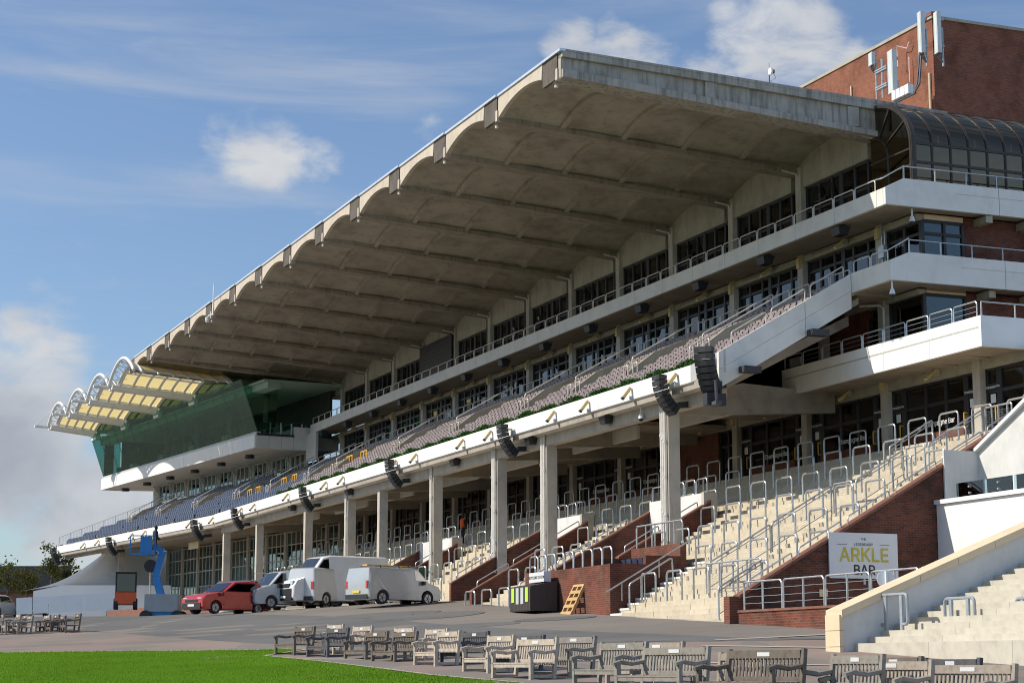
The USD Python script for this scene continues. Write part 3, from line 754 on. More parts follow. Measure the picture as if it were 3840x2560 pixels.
for k in range(1, NB):
    u0, u1 = (k - 1) * B + .06, k * B - .46
    window(u0, u1, 16.25, 18.71, (0, .16, .36, .5, .62, .82, 1.0), (0, .80, 1), heavy=(3,), fine=k < 7)
    if k % 2: 
        c = MB(); sb(c, u0 + .2, u0 + 1.3, .55, .60, 16.1, 18.6); sb(c, u1 - 1.2, u1 - .3, .55, .60, 16.1, 18.6); build(c, 'curtain', 'curtain', st)

# the glazed corner and the end wall at the right of the two middle storeys
for z0, z1, rows in ((16.25, 18.71, (0, .80, 1)), (13.0, 15.8, (0, 1))):
    window(-2.75, -.46, z0, z1, (0, .48, 1.0) if len(rows) == 3 else (0, 1), rows, t=.05 if len(rows) == 2 else .07)
    fr = MB(); g = []
    cuts = (0.18, 1.2, 2.05) if len(rows) == 3 else (0.18, 2.05)
    for v in cuts[1:]: fr.box(v - .06, v + .06, -2.82, -2.68, z0, z1)
    for r in rows: fr.box(.24, 2.0, -2.80, -2.70, z0 + (z1 - z0) * r - .06, z0 + (z1 - z0) * r + .06)
    f = build(fr, 'window', 'frame_black', st)
    for a, b in zip(cuts, cuts[1:]):
        g = MB(); g.box(a + .02, b - .06, -2.756, -2.744, z0 + .05, z1 - .05); build(g, 'pane', 'glass', f)
    w = MB(); w.box(.3, 2.1, -2.78, -2.5, z1 + .06, z1 + .27); build(w, 'corner_lintel', 'coping_cream', st)
    w = MB(); w.box(2.11, 16, -2.76, -2.4, z0 - .3, z1 + .28); build(w, 'end_wall', 'brick_across', st)
    w = MB(); w.box(.3, 2.1, -2.78, -2.5, z0 - .3, z0 - .06); build(w, 'sill_panel', 'brick_coping', st)
# small speaker and bracket on the brick end wall
b = MB(); b.box(5.2, 5.75, -3.02, -2.78, 18.05, 18.6); build(b, 'wall_speaker', 'black_plastic', st)
for v in (2.6, 4.6):
    for z in (15.75, 18.72): b = MB(); b.box(v, v + .3, -3.6, -2.77, z - .05, z + .22); build(b, 'cantilever_bracket', 'wall_concrete', st)

# first floor (behind the L-shaped balcony) beside the raked tier: brick, a window and a post
w = MB(); sb(w, 1.05, 4.6, .0, .3, 12.7, 15.9); build(w, 'first_floor_wall', 'brick_along', st)
window(-.44 + .46, 1.0, 13.0, 15.4, (0, .45, 1), (0, .28, 1), t=.06)
p = MB(); sb(p, 3.6, 3.95, -.55, -.2, 12.7, 15.6); build(p, 'first_floor_post', 'pillar_concrete', st)
s = MB(); sb(s, 4.3, 5.2, -1.2, -1.12, 14.0, 14.35); build(s, 'notice_board', 'sign_white', st)

# balconies: panels with joints, their right ends, soffits, rails
def balcony(name, z0, z1, ulist, uc, paint, tall, v=VU, vback=16.0, step=3.0):
    for a, b in zip(ulist, ulist[1:]):
        m = MB(); sb(m, a + .012, b - .012, v, v + .16, z0, z1); build(m, name, paint, st)
    # the corner and the face along the end of the building: it rises to a taller parapet
    pr = [(v, z0), (vback, z0), (vback, z1 + tall), (v + .85, z1 + tall), (v, z1)]
    cut = [v, 3.2, 8.4, vback]
    for i, (a, b) in enumerate(zip(cut, cut[1:])):
        q = Polygon(pr).intersection(sbox_poly(a + (.012 if i else 0), 0, b - .012, 60))
        m = MB().prism(q, 1, uc - .16, uc); build(m, 'end_' + name, paint, st)
    gr = MB(); gr.box(1.2, vback, uc - .168, uc - .158, z0 + (z1 - z0 + tall) * .62, z0 + (z1 - z0 + tall) * .62 + .02); build(gr, 'shadow_groove', 'frame_pale', st)


US = [k * B / 2 + .05 for k in range(-1, 27)]
balcony('balcony_panel', ZU['bot'], ZU['top'], [-3.5] + [u for u in US if u < 75.4 and u > -3.1] + [75.4], -3.5, 'balcony_paint', .42)
balcony('tier_panel', ZM['bot'], ZM['top'], [-3.7, -1.05], -3.7, 'balcony_paint', .36)
balcony('first_floor_panel', ZL['bot'], ZL['top'], [-9.2, -6.2, -3.15, 0.0, 2.9, 4.5], -9.2, 'white_paint', .0)
g = MB(); sb(g, -9.2, 4.5, VU - .008, VU, 13.28, 13.34); build(g, 'shadow_groove', 'frame_pale', st)
for u0, u1, z, zb in ((-3.5, 75.4, 18.98, 19.08), (-3.7, -1.0, 16.0, 16.1), (-9.2, 4.5, 12.62, 12.82)):
    s = MB().prism([(VU + .16, z + .01), (0.0, z + .06), (0.0, z + .2), (VU + .16, z + .2)], 1, u0, u1); build(s, 'balcony_soffit', 'soffit_concrete', st)
    s = MB().box(0.0, 16, u0, max(u0 + .6, -2.76), z + .06, z + .2); build(s, 'balcony_soffit', 'soffit_concrete', st)
for k in range(-1, 2):      # ribs under the first floor balcony
    for q in range(3):
        u = k * B - 3 + q * 2; r = MB().prism([(VU + .18, 12.66), (-.05, 12.62), (-.05, 12.8), (VU + .18, 12.8)], 1, u, u + .18)
        if u < 4.3: build(r, 'soffit_rib', 'soffit_concrete', st)


def rail_run(pts, h, mat='galvanised', r=.028, post=1.55, drop=0.02, name='balcony_rail', wires=0):
    """Hooped rails in bays along a line of points (u, v, z)."""
    for a, b in zip(pts, pts[1:]):
        a, b = np.array(a, float), np.array(b, float); L = np.linalg.norm(b - a); n = max(1, round(L / post))
        for i in range(n):
            p, q = a + (b - a) * i / n, a + (b - a) * (i + 1) / n; g = (b - a) / L * .05
            m = MB()
            m.tube([S(*x) for x in rounded([p + g + (0, 0, drop), p + g + (0, 0, h), q - g + (0, 0, h), q - g + (0, 0, drop)], .12)], r, 6)
            for w in range(wires):
                zz = h * (w + 1) / (wires + 1); m.bar(S(*(p + g + (0, 0, zz))), S(*(q - g + (0, 0, zz))), .012)
            build(m, name, mat, st)


rail_run([(-2.9, VU + .08, ZU['top']), (75, VU + .08, ZU['top'])], .46, 'pale_rail')
for a, b in (((-3.58, -1.1, 20.06), (-3.58, 13, 20.06)), ((-3.78, -1.1, 17.13), (-3.78, 13, 17.13)), ((-9.28, -1.9, 13.71), (-9.28, 13, 13.71))):
    m = MB(); hh = .5
    m.tube([S(*(np.array(a) + (0, 0, hh))), S(*(np.array(b) + (0, 0, hh)))], .028, 6)
    for t in np.arange(0, 14.2, 1.42): m.bar(S(*(np.array(a) + (0, t, 0))), S(*(np.array(a) + (0, t, hh))), .045)
    build(m, 'end_rail', 'galvanised', st)
for z, uc in ((ZU['top'], -3.5), (ZM['top'], -3.7)):   # the ramped piece of rail at the corner
    m = MB().tube([S(*x) for x in rounded([(uc + .62, VU + .08, z + .46), (uc + .2, VU + .08, z + .42), (uc - .08, -1.1, z + .92)], .1)], .028, 6); build(m, 'corner_rail', 'galvanised', st)
rail_run([(-3.6, VU + .08, ZM['top']), (-1.1, VU + .08, ZM['top'])], .46, 'pale_rail')
rail_run([(-9.1, VU + .08, ZL['top']), (4.4, VU + .08, ZL['top'])], .55, 'galvanised', wires=2)

# raked upper tier: treads, parapet behind, vomitory walls, lower fascia
ROWS = 9
for i in range(ROWS):
    va, vb = -8.45 + i * .72, -8.45 + (i + 1) * .72
    m = MB(); sb(m, -.88, 78.5, va, vb + .1, deck(va + .3) - .38, deck(va + .3)); build(m, 'tier_tread', 'deck_concrete', st)
s = MB().prism([(-8.5, 11.98), (-1.6, 15.6), (-1.6, 15.85), (-8.5, 12.25)], 1, -.9, 78.5); build(s, 'tier_slab', 'deck_concrete', st)
m = MB(); sb(m, -1.0, 78.5, -2.0, -1.84, 15.9, 16.55); build(m, 'walkway_parapet', 'parapet_beige', st)
m = MB(); sb(m, -1.0, 80, -1.84, .3, 15.95, 16.05); build(m, 'walkway_slab', 'soffit_concrete', st)
rail_run([(-.9, -1.92, 16.55), (78, -1.92, 16.55)], .42, 'pale_rail', name='walkway_rail')
# fascia of the lower tier
FU = [-.1] + [k * B / 2 + 2.2 for k in range(0, 25)] + [78.0]
for a, b in zip(FU, FU[1:]):
    m = MB(); sb(m, a + .012, b - .012, VF, VF + .14, 12.25, 12.90); build(m, 'fascia_panel', 'white_paint', st)
    m = MB().prism([(VF, 12.246), (-7.92, 12.0), (-7.92, 12.1), (VF + .14, 12.38)], 1, a + .012, b - .012); build(m, 'fascia_soffit_panel', 'balcony_paint', st)
cx = MB().hexa([S(-.1, VF, 12.25), S(-1.05, -7.7, 12.55), S(-1.05, -7.6, 12.55), S(-.1, VF + .14, 12.25)], [S(-.1, VF, 12.90), S(-1.05, -7.7, 13.42), S(-1.05, -7.6, 13.42), S(-.1, VF + .14, 12.90)]); build(cx, 'fascia_corner', 'white_paint', st)
cx = MB().hexa([S(-.1, -7.9, 12.0), S(-.85, -7.3, 12.3), S(.4, -7.2, 12.3), S(.4, -7.9, 12.0)], [S(-.1, VF + .01, 12.245), S(-1.04, -7.71, 12.54), S(.4, -7.6, 12.54), S(.4, VF + .14, 12.245)]); build(cx, 'fascia_corner_soffit', 'balcony_paint', st)
# stringer: the two-part sloping white end of the tier
for z0, z1 in ((-.68, 0.0), (-1.38, -.69)):
    q = Polygon([(-7.9, 13.30 + z0), (-2.0, 16.76 + z0), (-2.0, 16.76 + z1), (-7.9, 13.30 + z1)])
    for a, b in ((-7.9, -4.1), (-4.1, -2.0)):
        m = MB().prism(q.intersection(Polygon([(a + .01, 0), (b - .01, 0), (b - .01, 40), (a + .01, 40)])), 1, -1.05, -.9); build(m, 'stringer_panel', 'balcony_paint', st)
m = MB().prism([(-7.9, 12.0), (-7.9, 12.6), (-1.9, 15.9), (-1.9, 15.4)], 1, -.9, 1.2); build(m, 'stringer_back', 'deck_concrete', st)
# longitudinal beam and columns
for a, b in zip([-.2, 3.3, 15.6, 21.7, 30.9, 40.1, 46.3, 55.5, 67.8], [3.3, 15.6, 21.7, 30.9, 40.1, 46.3, 55.5, 67.8, 78.5]):
    m = MB(); sb(m, a + .01, b - .01, -7.92, -7.45, 11.53, 12.0); build(m, 'edge_beam', 'pillar_concrete', st)
    m = MB(); sb(m, a + .01, b - .01, -7.45, -7.1, 11.75, 12.3); build(m, 'edge_beam_back', 'deck_concrete', st)
COLS = [3.3, 15.6, 21.75, 30.9, 40.1, 46.2, 55.5, 67.9, 77.7]
for i, u in enumerate(COLS):
    m = MB(); sb(m, u - .05, u + .38, -7.9, -7.4, 2.8, 11.53); build(m, 'column', 'pillar_concrete', st)
    if i < 3 or i in (3, 5):
        for q in range(3 if i < 3 else 2):
            pm = MB().tube([S(u + .10 + q * .17, -7.98, 3.2), S(u + .10 + q * .17, -7.98, 12.2)], .05, 8)
            for z in (4.6, 6.1, 7.5, 9.0, 10.4): pm.cyl(S(u + .10 + q * .17, -7.98, z + (q * .13)), .066, .10, n=8)
            build(pm, 'downpipe', 'pipe_white', st)
    rk = MB().prism([(-7.5, 11.45), (-.2, 11.9), (-.2, 12.7), (-4.5, 12.9), (-7.5, 12.2)], 1, u + .02, u + .32); build(rk, 'raker_beam', 'deck_concrete', st)
# secondary rakers and hanging bands under the tier
for k in range(0, 26):
    u = k * B / 2 + .5
    rk = MB().prism([(-7.3, 12.3), (-1.2, 15.4), (-1.2, 15.0), (-7.3, 11.9)], 1, u, u + .16); build(rk, 'raker_rib', 'deck_concrete', st)
for a, b in ((3.9, 9.6), (13.0, 20.2), (24.5, 29.5), (33, 39), (44, 49), (53, 60), (64, 70)):
    m = MB(); 
    for q in np.arange(a, b - .5, 3.07): sb(m, q + .01, min(q + 3.07, b) - .01, -4.6, -4.45, 11.72, 12.32)
    build(m, 'hanging_band', 'balcony_paint', st)
    m = MB(); sb(m, a, b, -4.44, -.1, 12.32, 12.5); build(m, 'landing_slab', 'soffit_concrete', st)
m = MB(); sb(m, 4.5, 80, -3.0, .35, 12.76, 12.9); build(m, 'concourse_ceiling', 'soffit_concrete', st)

# vomitory walls on the tier
for u, va, vb in ((2.2, -7.0, -2.0), (8.9, -6.9, -2.0), (14.9, -6.9, -2.0), (21.0, -6.9, -2.0), (30.6, -6.9, -2.0), (40.3, -6.9, -2.0), (52.6, -6.9, -2.0), (59, -6.9, -2.0), (70, -6.6, -2.0)):
    m = MB().prism([(va, deck(va) - .2), (vb, deck(vb) - .2), (vb, deck(vb) + .42), (va + 1.2, deck(va + 1.2) + .95), (va, deck(va) + .75)], 1, u, u + .18); build(m, 'vomitory_wall', 'parapet_beige', st)
    m = MB().tube([S(*x) for x in rounded([(u + .09, va + .2, deck(va) + .85), (u + .09, va + .2, deck(va + .2) + 1.25), (u + .09, va + 3.4, deck(va + 3.4) + 1.22), (u + .09, va + 3.4, deck(va + 3.4) + .7)], .1)], .03, 6); build(m, 'vomitory_rail', 'pale_rail', st)
    m = MB()
    for o in (-.5, .45): m.tube([S(*x) for x in rounded([(u + o, va - .05, deck(va)), (u + o, va - .05, deck(va) + 1.0), (u + o - .42, va - .05, deck(va) + 1.0), (u + o - .42, va - .05, deck(va))], .1)], .028, 6)
    build(m, 'tier_guardrail', 'pale_rail', st)
    if u < 60:
        m = MB(); sb(m, u - 1.1, u - .1, -2.05, -2.02, 16.12, 16.42); build(m, 'row_sign', 'sign_white', st)
m = MB().tube([S(*x) for x in rounded([(1.5, -7.8, 13.4), (1.5, -7.8, 13.9), (1.5, -3.3, 16.5), (1.5, -3.3, 16.1)], .1)], .03, 6); build(m, 'stair_rail', 'pale_rail', st)
for q in range(3):
    a = -7.3 + q * 1.75; m = MB().tube([S(*x) for x in rounded([(-.98, a, 13.32 + .59 * (a + 7.9)), (-.98, a, 13.75 + .59 * (a + 7.9)), (-.98, a + 1.5, 13.75 + .59 * (a + 9.4)), (-.98, a + 1.5, 13.32 + .59 * (a + 9.4))], .1)], .026, 6); build(m, 'stringer_rail', 'pale_rail', st)
# yellow rails round the stair heads
for u in (48.9, 51.9, 64.8, 67.6, 74.9, 77.4):
    m = MB()
    for o in (0, .62): m.tube([S(*x) for x in rounded([(u + o, -5.9, deck(-5.9) - .3), (u + o, -5.9, deck(-5.9) + .95), (u + o + .6, -5.9, deck(-5.9) + .95), (u + o + .6, -5.9, deck(-5.9) - .3)], .06)], .045, 6)
    build(m, 'yellow_guardrail', 'yellow_paint', st)
for u in (83.2, 87.5): pass

# downpipes, conduit and drains on the facade
m = MB().tube([S(-.55, -.2, 16.1), S(-.55, -.2, 18.5)], .035, 6).tube([S(-.75, -.2, 16.1), S(-.75, -.2, 18.7)], .03, 6); sb(m, -.85, -.45, -.34, -.16, 17.6, 18.1); build(m, 'conduit', 'galvanised', st)
m = MB().tube([S(*x) for x in ((-.5, -.2, 12.9), (-.5, -.2, 15.6), (-.3, -.25, 15.75), (.6, -.6, 15.85))], .05, 8); build(m, 'downpipe', 'pipe_white', st)
for k in range(0, 13):
    u = k * B - .2
    m = MB().tube([S(*x) for x in ((u, -.16, 22.5), (u, -.22, 22.62), (u, -.9, 22.72))], .04, 6); build(m, 'gutter_outlet', 'pipe_white', st)
    for z, uu in ((18.9, u + 1.9), (12.6, u + 2.3)):
        m = MB().tube([S(uu, -.08, z), S(uu + 3.4, -.08, z)], .015, 5); build(m, 'cable', 'cable_dark', st)
    m = MB(); sb(m, u - .12, u + .12, -.26, -.14, 18.45, 18.9); build(m, 'junction_box', 'lamp_cream', st)
    m = MB(); sb(m, u - .1, u + .1, -.26, -.14, 12.35, 12.75); build(m, 'junction_box', 'lamp_cream', st)

# ground floor: bars behind black frames, brick plinths, doors at both sides of each bay
for k in range(-2, 13):
    u0, u1 = (k - 1) * B + .06, k * B - .46
    if k in (3,):
        m = MB(); sb(m, u0 + 1.6, u1 + .1, .02, .3, 9.75, 12.3); build(m, 'brick_infill', 'brick_along', st)
        window(u0, u0 + 1.55, 9.78, 12.3, (0, .5, 1), (0, .72, 1), t=.06, fine=False); continue
    window(u0, u1, 9.78, 12.3, (0, .135, .365, .60, .865, 1.0), (0, .66, 1), t=.075, fine=k < 6, heavy=(1, 4))
    m = MB(); sb(m, u0 + (u1 - u0) * .145, u0 + (u1 - u0) * .855, .0, .16, 9.75, 10.35); build(m, 'plinth', 'brick_along', st)
    for uu, s in ((u0 + (u1 - u0) * .125, -1), (u0 + (u1 - u0) * .875, 1)):
        m = MB().tube([S(*x) for x in rounded([(uu, .1, 10.35), (uu, -.05, 10.35), (uu, -.05, 10.85), (uu, .1, 10.85)], .03)], .025, 6)
        if k < 4: build(m, 'door_handle', 'yellow_paint', st)
    if k < 6:
        for uu, hh, word in ((u0 + (u1 - u0) * .45, .20, 'Champagne Bar'),):
            t = meshkit.text_mesh(word, hh, 0.004); v = t.vertices.copy(); w = v[:, 0].max()
            tm = MB().add(np.column_stack([np.full(len(v), .10) - v[:, 2], uu + w / 2 - v[:, 0], 10.62 + v[:, 1]]), t.faces); build(tm, 'window_lettering', 'ink_white', st)
        for uu in (u0 + (u1 - u0) * .065, u0 + (u1 - u0) * .93):
            m = MB(); sb(m, uu - .16, uu + .14, .095, .105, 11.02, 11.34); build(m, 'door_notice', 'sign_white', st)
            m = MB(); sb(m, uu - .32, uu + .30, .085, .11, 11.50, 11.72); build(m, 'door_sign_band', 'frame_black', st)
            t = meshkit.text_mesh('Champagne Bar', .085, 0.004); v = t.vertices; w = v[:, 0].max()
            tm = MB().add(np.column_stack([np.full(len(v), .08) - v[:, 2], uu + w / 2 - v[:, 0], 11.57 + v[:, 1]]), t.faces); build(tm, 'door_lettering', 'ink_white', st)
        for fu in (.27, .72):
            uu = u0 + (u1 - u0) * fu
            m = MB().cyl(S(uu, 1.3, 11.35), .10, .30, n=10, r2=.10).cyl(S(uu, 1.3, 11.08), .30, .32, n=12, r2=.12).tube([S(uu, 1.3, 11.5), S(uu, 1.3, 12.7)], .012, 4); build(m, 'pendant_lamp', 'room_ceiling', st)

# the bronze barrel-vaulted conservatory on the top terrace
def qz(u): # quarter-round section from the wall (u=0.1) to the outer edge (u=-3.0)
    pass
con = in_stand('conservatory', 'bronze glazed barrel-vaulted conservatory on the top terrace at the right end', 'conservatory')
ZB, ZS, ZT, UE = 19.75, 21.75, 23.85, -2.95
arc = [(UE * math.sin(a) + 0.0, ZS + (ZT - ZS) * math.cos(a)) for a in np.linspace(0, PI / 2, 13)]
sec = arc + [(UE, ZB)]
for i, v in enumerate(np.arange(-.2, 14.0, .86)):
    m = MB().tube([(v, a, b) for a, b in sec], .06 if i else .12, 6); build(m, 'arch_rib', 'bronze_frame', con)
    nv = v + .86
    if i < 16:
        for (a, b), (c, d) in zip(sec, sec[1:]) if i < 1 else []: pass
        vv = [(x, a, b) for x in (v + .05, nv - .05) for a, b in arc]
        k = len(arc); g = MB().add(vv, [(j, j + 1, k + j + 1, k + j) for j in range(k - 1)]); build(g, 'curved_pane', 'glass_bronze', con, smooth=True)
        for z0, z1 in ((ZB + .12, 20.95), (21.05, ZS - .06)):
            g = MB().box(v + .05, nv - .05, UE - .006, UE + .006, z0, z1); build(g, 'side_pane', 'glass_bronze', con)
m = MB()
for z in (ZB + .05, 21.0, ZS): m.box(-.2, 14, UE - .05, UE + .05, z - .05, z + .05)
build(m, 'side_transom', 'bronze_frame', con)
# front end: outer arch, inner arch, spokes
m = MB(); m.tube([(-.24, a * .985, b) for a, b in sec], .10, 6)
inner = [(UE * .42 * math.sin(a), ZS - .15 + (ZT - ZS) * .48 * math.cos(a)) for a in np.linspace(0, PI / 2, 9)] + [(UE * .42, ZB)]
m.tube([(-.24, a, b) for a, b in inner], .045, 5)
for a in (PI / 6, PI / 3): m.bar((-.24, UE * .42 * math.sin(a), ZS - .15 + (ZT - ZS) * .48 * math.cos(a)), (-.24, UE * .97 * math.sin(a), ZS + (ZT - ZS) * .97 * math.cos(a)), .06)
for z in (ZS - .2, 20.9): m.bar((-.24, UE, z), (-.24, 0, z), .07)
build(m, 'front_arch', 'bronze_frame', con)
g = MB().prism([(a, b) for a, b in sec] + [(0, ZB)], 0, -.225, -.215); build(g, 'front_pane', 'glass_bronze', con)
m = MB().box(0, 14, -2.9, .0, ZB - .1, ZB).box(0, 14, -.08, .0, ZB, ZT); build(m, 'conservatory_floor', 'room_wall', con)
for v in np.arange(1.2, 13, 1.72): m = MB().box(v, v + .05, UE + .35, UE + .40, ZB, ZS + .5); build(m, 'curtain', 'lamp_cream', con)
m = MB().box(-.1, 15, -.3, .3, ZT - .02, ZT + .22); build(m, 'ridge_flashing', 'bronze_frame', con)
m = MB().box(3.0, 24, 1.0, 80.4, 23.0, 23.75); build(m, 'upper_roof', 'beam_concrete', st)
m = MB().box(6.6, 24, -2.4, 80.4, 3.5, 23.0); build(m, 'rear_block', 'brick_along', st)
m = MB().box(2.2, 24, -18.8, -2.42, 4.0, 12.6); m2 = MB().box(8.2, 24, -18.8, -2.42, 4.0, 12.6); build(m2, 'rear_block', 'brick_along', st)
m = MB().box(-1.8, 16, -9.1, -2.45, 12.72, 12.94); build(m, 'first_floor_slab', 'soffit_concrete', st)

# brick lift tower behind, with its antennas as separate things
tw = in_stand('brick_tower', 'red brick plant tower with black louvres rising above the grandstand roof', 'tower')
TV, TU, TZ = 8.0, 7.3, 31.15
m = MB().box(TV, TV + .4, TU, 42, 22.5, TZ); build(m, 'front_wall', 'brick_tower_front', tw)
m = MB().box(TV + .01, 34, TU - .004, TU + .4, 22.5, TZ); build(m, 'side_wall', 'brick_tower_side', tw)
m = MB().box(TV + .4, 34, TU + .4, 42, TZ - .6, TZ - .4); build(m, 'tower_roof', 'beam_concrete', tw)
m = MB().box(TV - .06, TV + .4, TU - .06, 42, TZ, TZ + .14).box(TV + .4, 34, TU - .06, TU + .4, TZ, TZ + .14); build(m, 'parapet_coping', 'wall_concrete', tw)
m = MB().box(TV - .1, TV + .4, TU - .1, TU + .4, TZ + .14, TZ + .30); build(m, 'corner_cap', 'brick_coping', tw)


def louvre(name, along, a0, a1, z0, z1, c, mat_='frame_black'):
    m = MB()
    for z in np.arange(z0, z1, .16):
        if along == 'u': m.box(c - .06, c - .01, a0, a1, z, z + .09)
        else: m.box(a0, a1, c - .06, c - .01, z, z + .09)
    if along == 'u': m.box(c - .02, c - .004, a0, a1, z0, z1).box(c - .08, c, a0 - .08, a0, z0, z1).box(c - .08, c, a1, a1 + .08, z0, z1)
    else: m.box(a0, a1, c - .02, c - .008, z0, z1)
    return build(m, name, mat_, tw)


louvre('wall_louvre', 'v', 13.3, 18.5, 27.2, 29.5, TU)
louvre('wall_louvre', 'u', 13.4, 15.1, 27.35, 28.35, TV)
m = MB().tube([(TV - .05, 14.3, 26.3), (TV - .05, 14.3, 29.9)], .04, 6); build(m, 'downpipe', 'pipe_white', tw)
m = MB().tube([(TV - .05, TU + .3, 25.2), (TV - .05, TU + .3, 28.6)], .07, 6); build(m, 'downpipe', 'coping_cream', tw)
m = MB().box(TV - .05, 30, TU - .02, TU - .005, 25.9, 25.95); build(m, 'mortar_line', 'brick_coping', tw)


def px_v(x, y, v): # point on the plane v through a pixel
    r = ray(x, y); t = ((ORG - EYE) @ EV + v) / (r @ EV); P = EYE + r * t; d = P - ORG; return d @ EU, v, P[2]


def antenna(name, label, px0, px1, v, wdt, dep, pole, cat='antenna'):
    a, b = px_v(*px0, v), px_v(*px1, v); u, z1, z0 = (a[0] + b[0]) / 2, a[2], b[2]
    P = W(u, v, 0); t = thing(name, label, cat, (P[0], P[1], z0), STAND_ROT - 8)
    h = z1 - z0
    m = MB().box(-dep / 2, dep / 2, -wdt / 2, wdt / 2, 0, h); build(m, 'radome', 'antenna_grey', t)
    m = MB().box(-dep / 2 - .008, -dep / 2, -wdt / 2 + .05, -wdt / 2 + .06, .05, h - .05).box(-dep / 2 - .008, -dep / 2, wdt / 2 - .06, wdt / 2 - .05, .05, h - .05); build(m, 'seam', 'grey_plastic', t)
    if pole:
        m = MB().tube([(dep / 2 + .12, pole[0], pole[1]), (dep / 2 + .12, pole[0], pole[2])], .05, 8); build(m, 'mast', 'galvanised', t)
    for z in (h * .15, h * .8):
        m = MB().box(dep / 2, dep / 2 + .18, -.07, .07, z, z + .12); build(m, 'bracket', 'galvanised', t)
    m = MB()
    for q in range(4): m.tube([(0, -wdt / 3 + q * wdt / 4.5, 0), (.05, -wdt / 3 + q * wdt / 4.5, -.18), (.2, 0.0, -.45)], .022, 5)
    build(m, 'feeder_cable', 'cable_dark', t)
    return t


antenna('panel_antenna', 'tall pale panel antenna left of the tower corner, topmost pair', (3446, 50), (3464, 198), 6.9, .36, .20, (0, -.6, 1.2))
antenna('panel_antenna', 'tall pale panel antenna right of the tower corner, topmost pair', (3508, 50), (3524, 198), 6.9, .36, .20, (0, -.6, 1.2))
antenna('panel_antenna', 'wide pale panel antenna standing on the roof before the tower front', (3345, 190), (3347, 350), 5.2, .52, .22, (.0, -.5, .6))
antenna('panel_antenna', 'short pale panel antenna on a thin mast left of the wide one', (3267, 200), (3270, 246), 5.4, .40, .16, (0, -1.6, .3))
# mast with clamps between the two lower antennas
a, b = px_v(3307, 222, 5.4), px_v(3308, 370, 5.4)
P = W(a[0], 5.4, 0); t = thing('antenna_mast', 'galvanised mast with clamps between the two lower panel antennas', 'mast', (P[0], P[1], b[2]), STAND_ROT)
build(MB().tube([(0, 0, 0), (0, 0, a[2] - b[2])], .055, 8), 'pole', 'galvanised', t)
for z in (.45, .55, 1.25, 1.35): build(MB().box(-.1, .1, -.45, .5, z, z + .06), 'clamp', 'galvanised', t)
# row of white radio units on the roof
a = px_v(3385, 365, 5.0)
P = W(a[0], 5.0, 0); t = thing('radio_units', 'row of small white radio units with cables at the tower foot', 'radio unit', (P[0], P[1], a[2]), STAND_ROT)
for q in range(4): build(MB().box(-.15, .12, -.25 - q * .34 + .6, .04 - q * .34 + .6, 0, .42), 'radio_unit', 'white_plastic', t)
build(MB().box(-.05, .05, -1, 1, -.12, -.05).tube([(0, -.8, -.1), (.1, -1.0, .3), (.3, -1.0, 1.8)], .05, 6).tube([(0, -.85, -.1), (.12, -1.15, .3), (.3, -1.1, 1.6)], .05, 6), 'cable_loom', 'cable_dark', t)
# bracket on the tower wall
a = px_v(3400, 245, 7.9); P = W(a[0], 7.9, 0)
t = thing('wall_bracket', 'thin white tubular bracket fixed to the tower front', 'bracket', (P[0], P[1], a[2]), STAND_ROT)
build(MB().tube([(-.1, .3, 0), (-.3, .3, 0), (-.3, .3, 1.0), (-.1, -.2, .75), (-.1, -.4, 1.0)], .025, 5), 'tube_frame', 'white_plastic', t)
build(MB().tube([(-.06, -.3, -.9), (-.06, -.3, .3)], .025, 5), 'conduit', 'white_plastic', t)
# small dish on a pole on the roof
a, b = px_v(2886, 330, 2.5), px_v(2886, 262, 2.5); P = W(a[0], 2.5, 0)
t = thing('dish_antenna', 'small white dish antenna on a thin pole on the roof', 'antenna', (P[0], P[1], a[2] - .2), STAND_ROT)
build(MB().tube([(0, 0, 0), (0, 0, 1.1)], .03, 6).tube([(0, 0, 1.1), (0, 0, 1.45)], .01, 4), 'pole', 'cable_dark', t)
build(MB().cyl((-.05, -.22, .95), .17, .10, axis=0, n=16), 'dish', 'white_plastic', t)
build(MB().box(.0, .12, -.32, -.16, .86, 1.02).tube([(.1, -.25, .85), (.15, -.35, .6), (.02, 0, .5)], .012, 4), 'feed', 'cable_dark', t)
# thin pole with a camera on the roof edge
a = px_v(801, 1110, -14.6); P = W(a[0], -14.6, 0)
t = thing('roof_camera', 'white dome camera on a bracket at the roof edge', 'camera', (P[0], P[1], 23.7), STAND_ROT)
build(MB().tube([(0, 0, -.1), (0, 0, 1.9)], .05, 6).tube([(0, 0, 0), (-.15, .5, -.05), (-.15, .75, -.1)], .05, 6), 'bracket', 'white_plastic', t)
build(MB().cyl((-.15, .85, -.22), .15, .24, n=12).ball((-.15, .85, -.36), .13, 1), 'dome', 'white_plastic', t)
build(MB().ball((-.15, .85, -.42), .09, 1), 'lens', 'black_plastic', t)

# ------------------------------------------------------------------ the terraces below
RISE, GO = 0.19, 1 / 3
VT, ZTOP = -1.45, 9.75
UR = -12.4                          # the brick wall that closes the main terrace on the right
L0, R0, L1, R1, L2, R2 = 39.6, 33.7, 21.8, 16.4, 9.7, 4.4
terr = in_stand('terrace', 'stepped stone standing terrace rising from the tarmac to the bars under the grandstand', 'terrace')
def step_at(i): return VT - i * GO, ZTOP - i * RISE      # nosing line of step i


COUNT = [0]


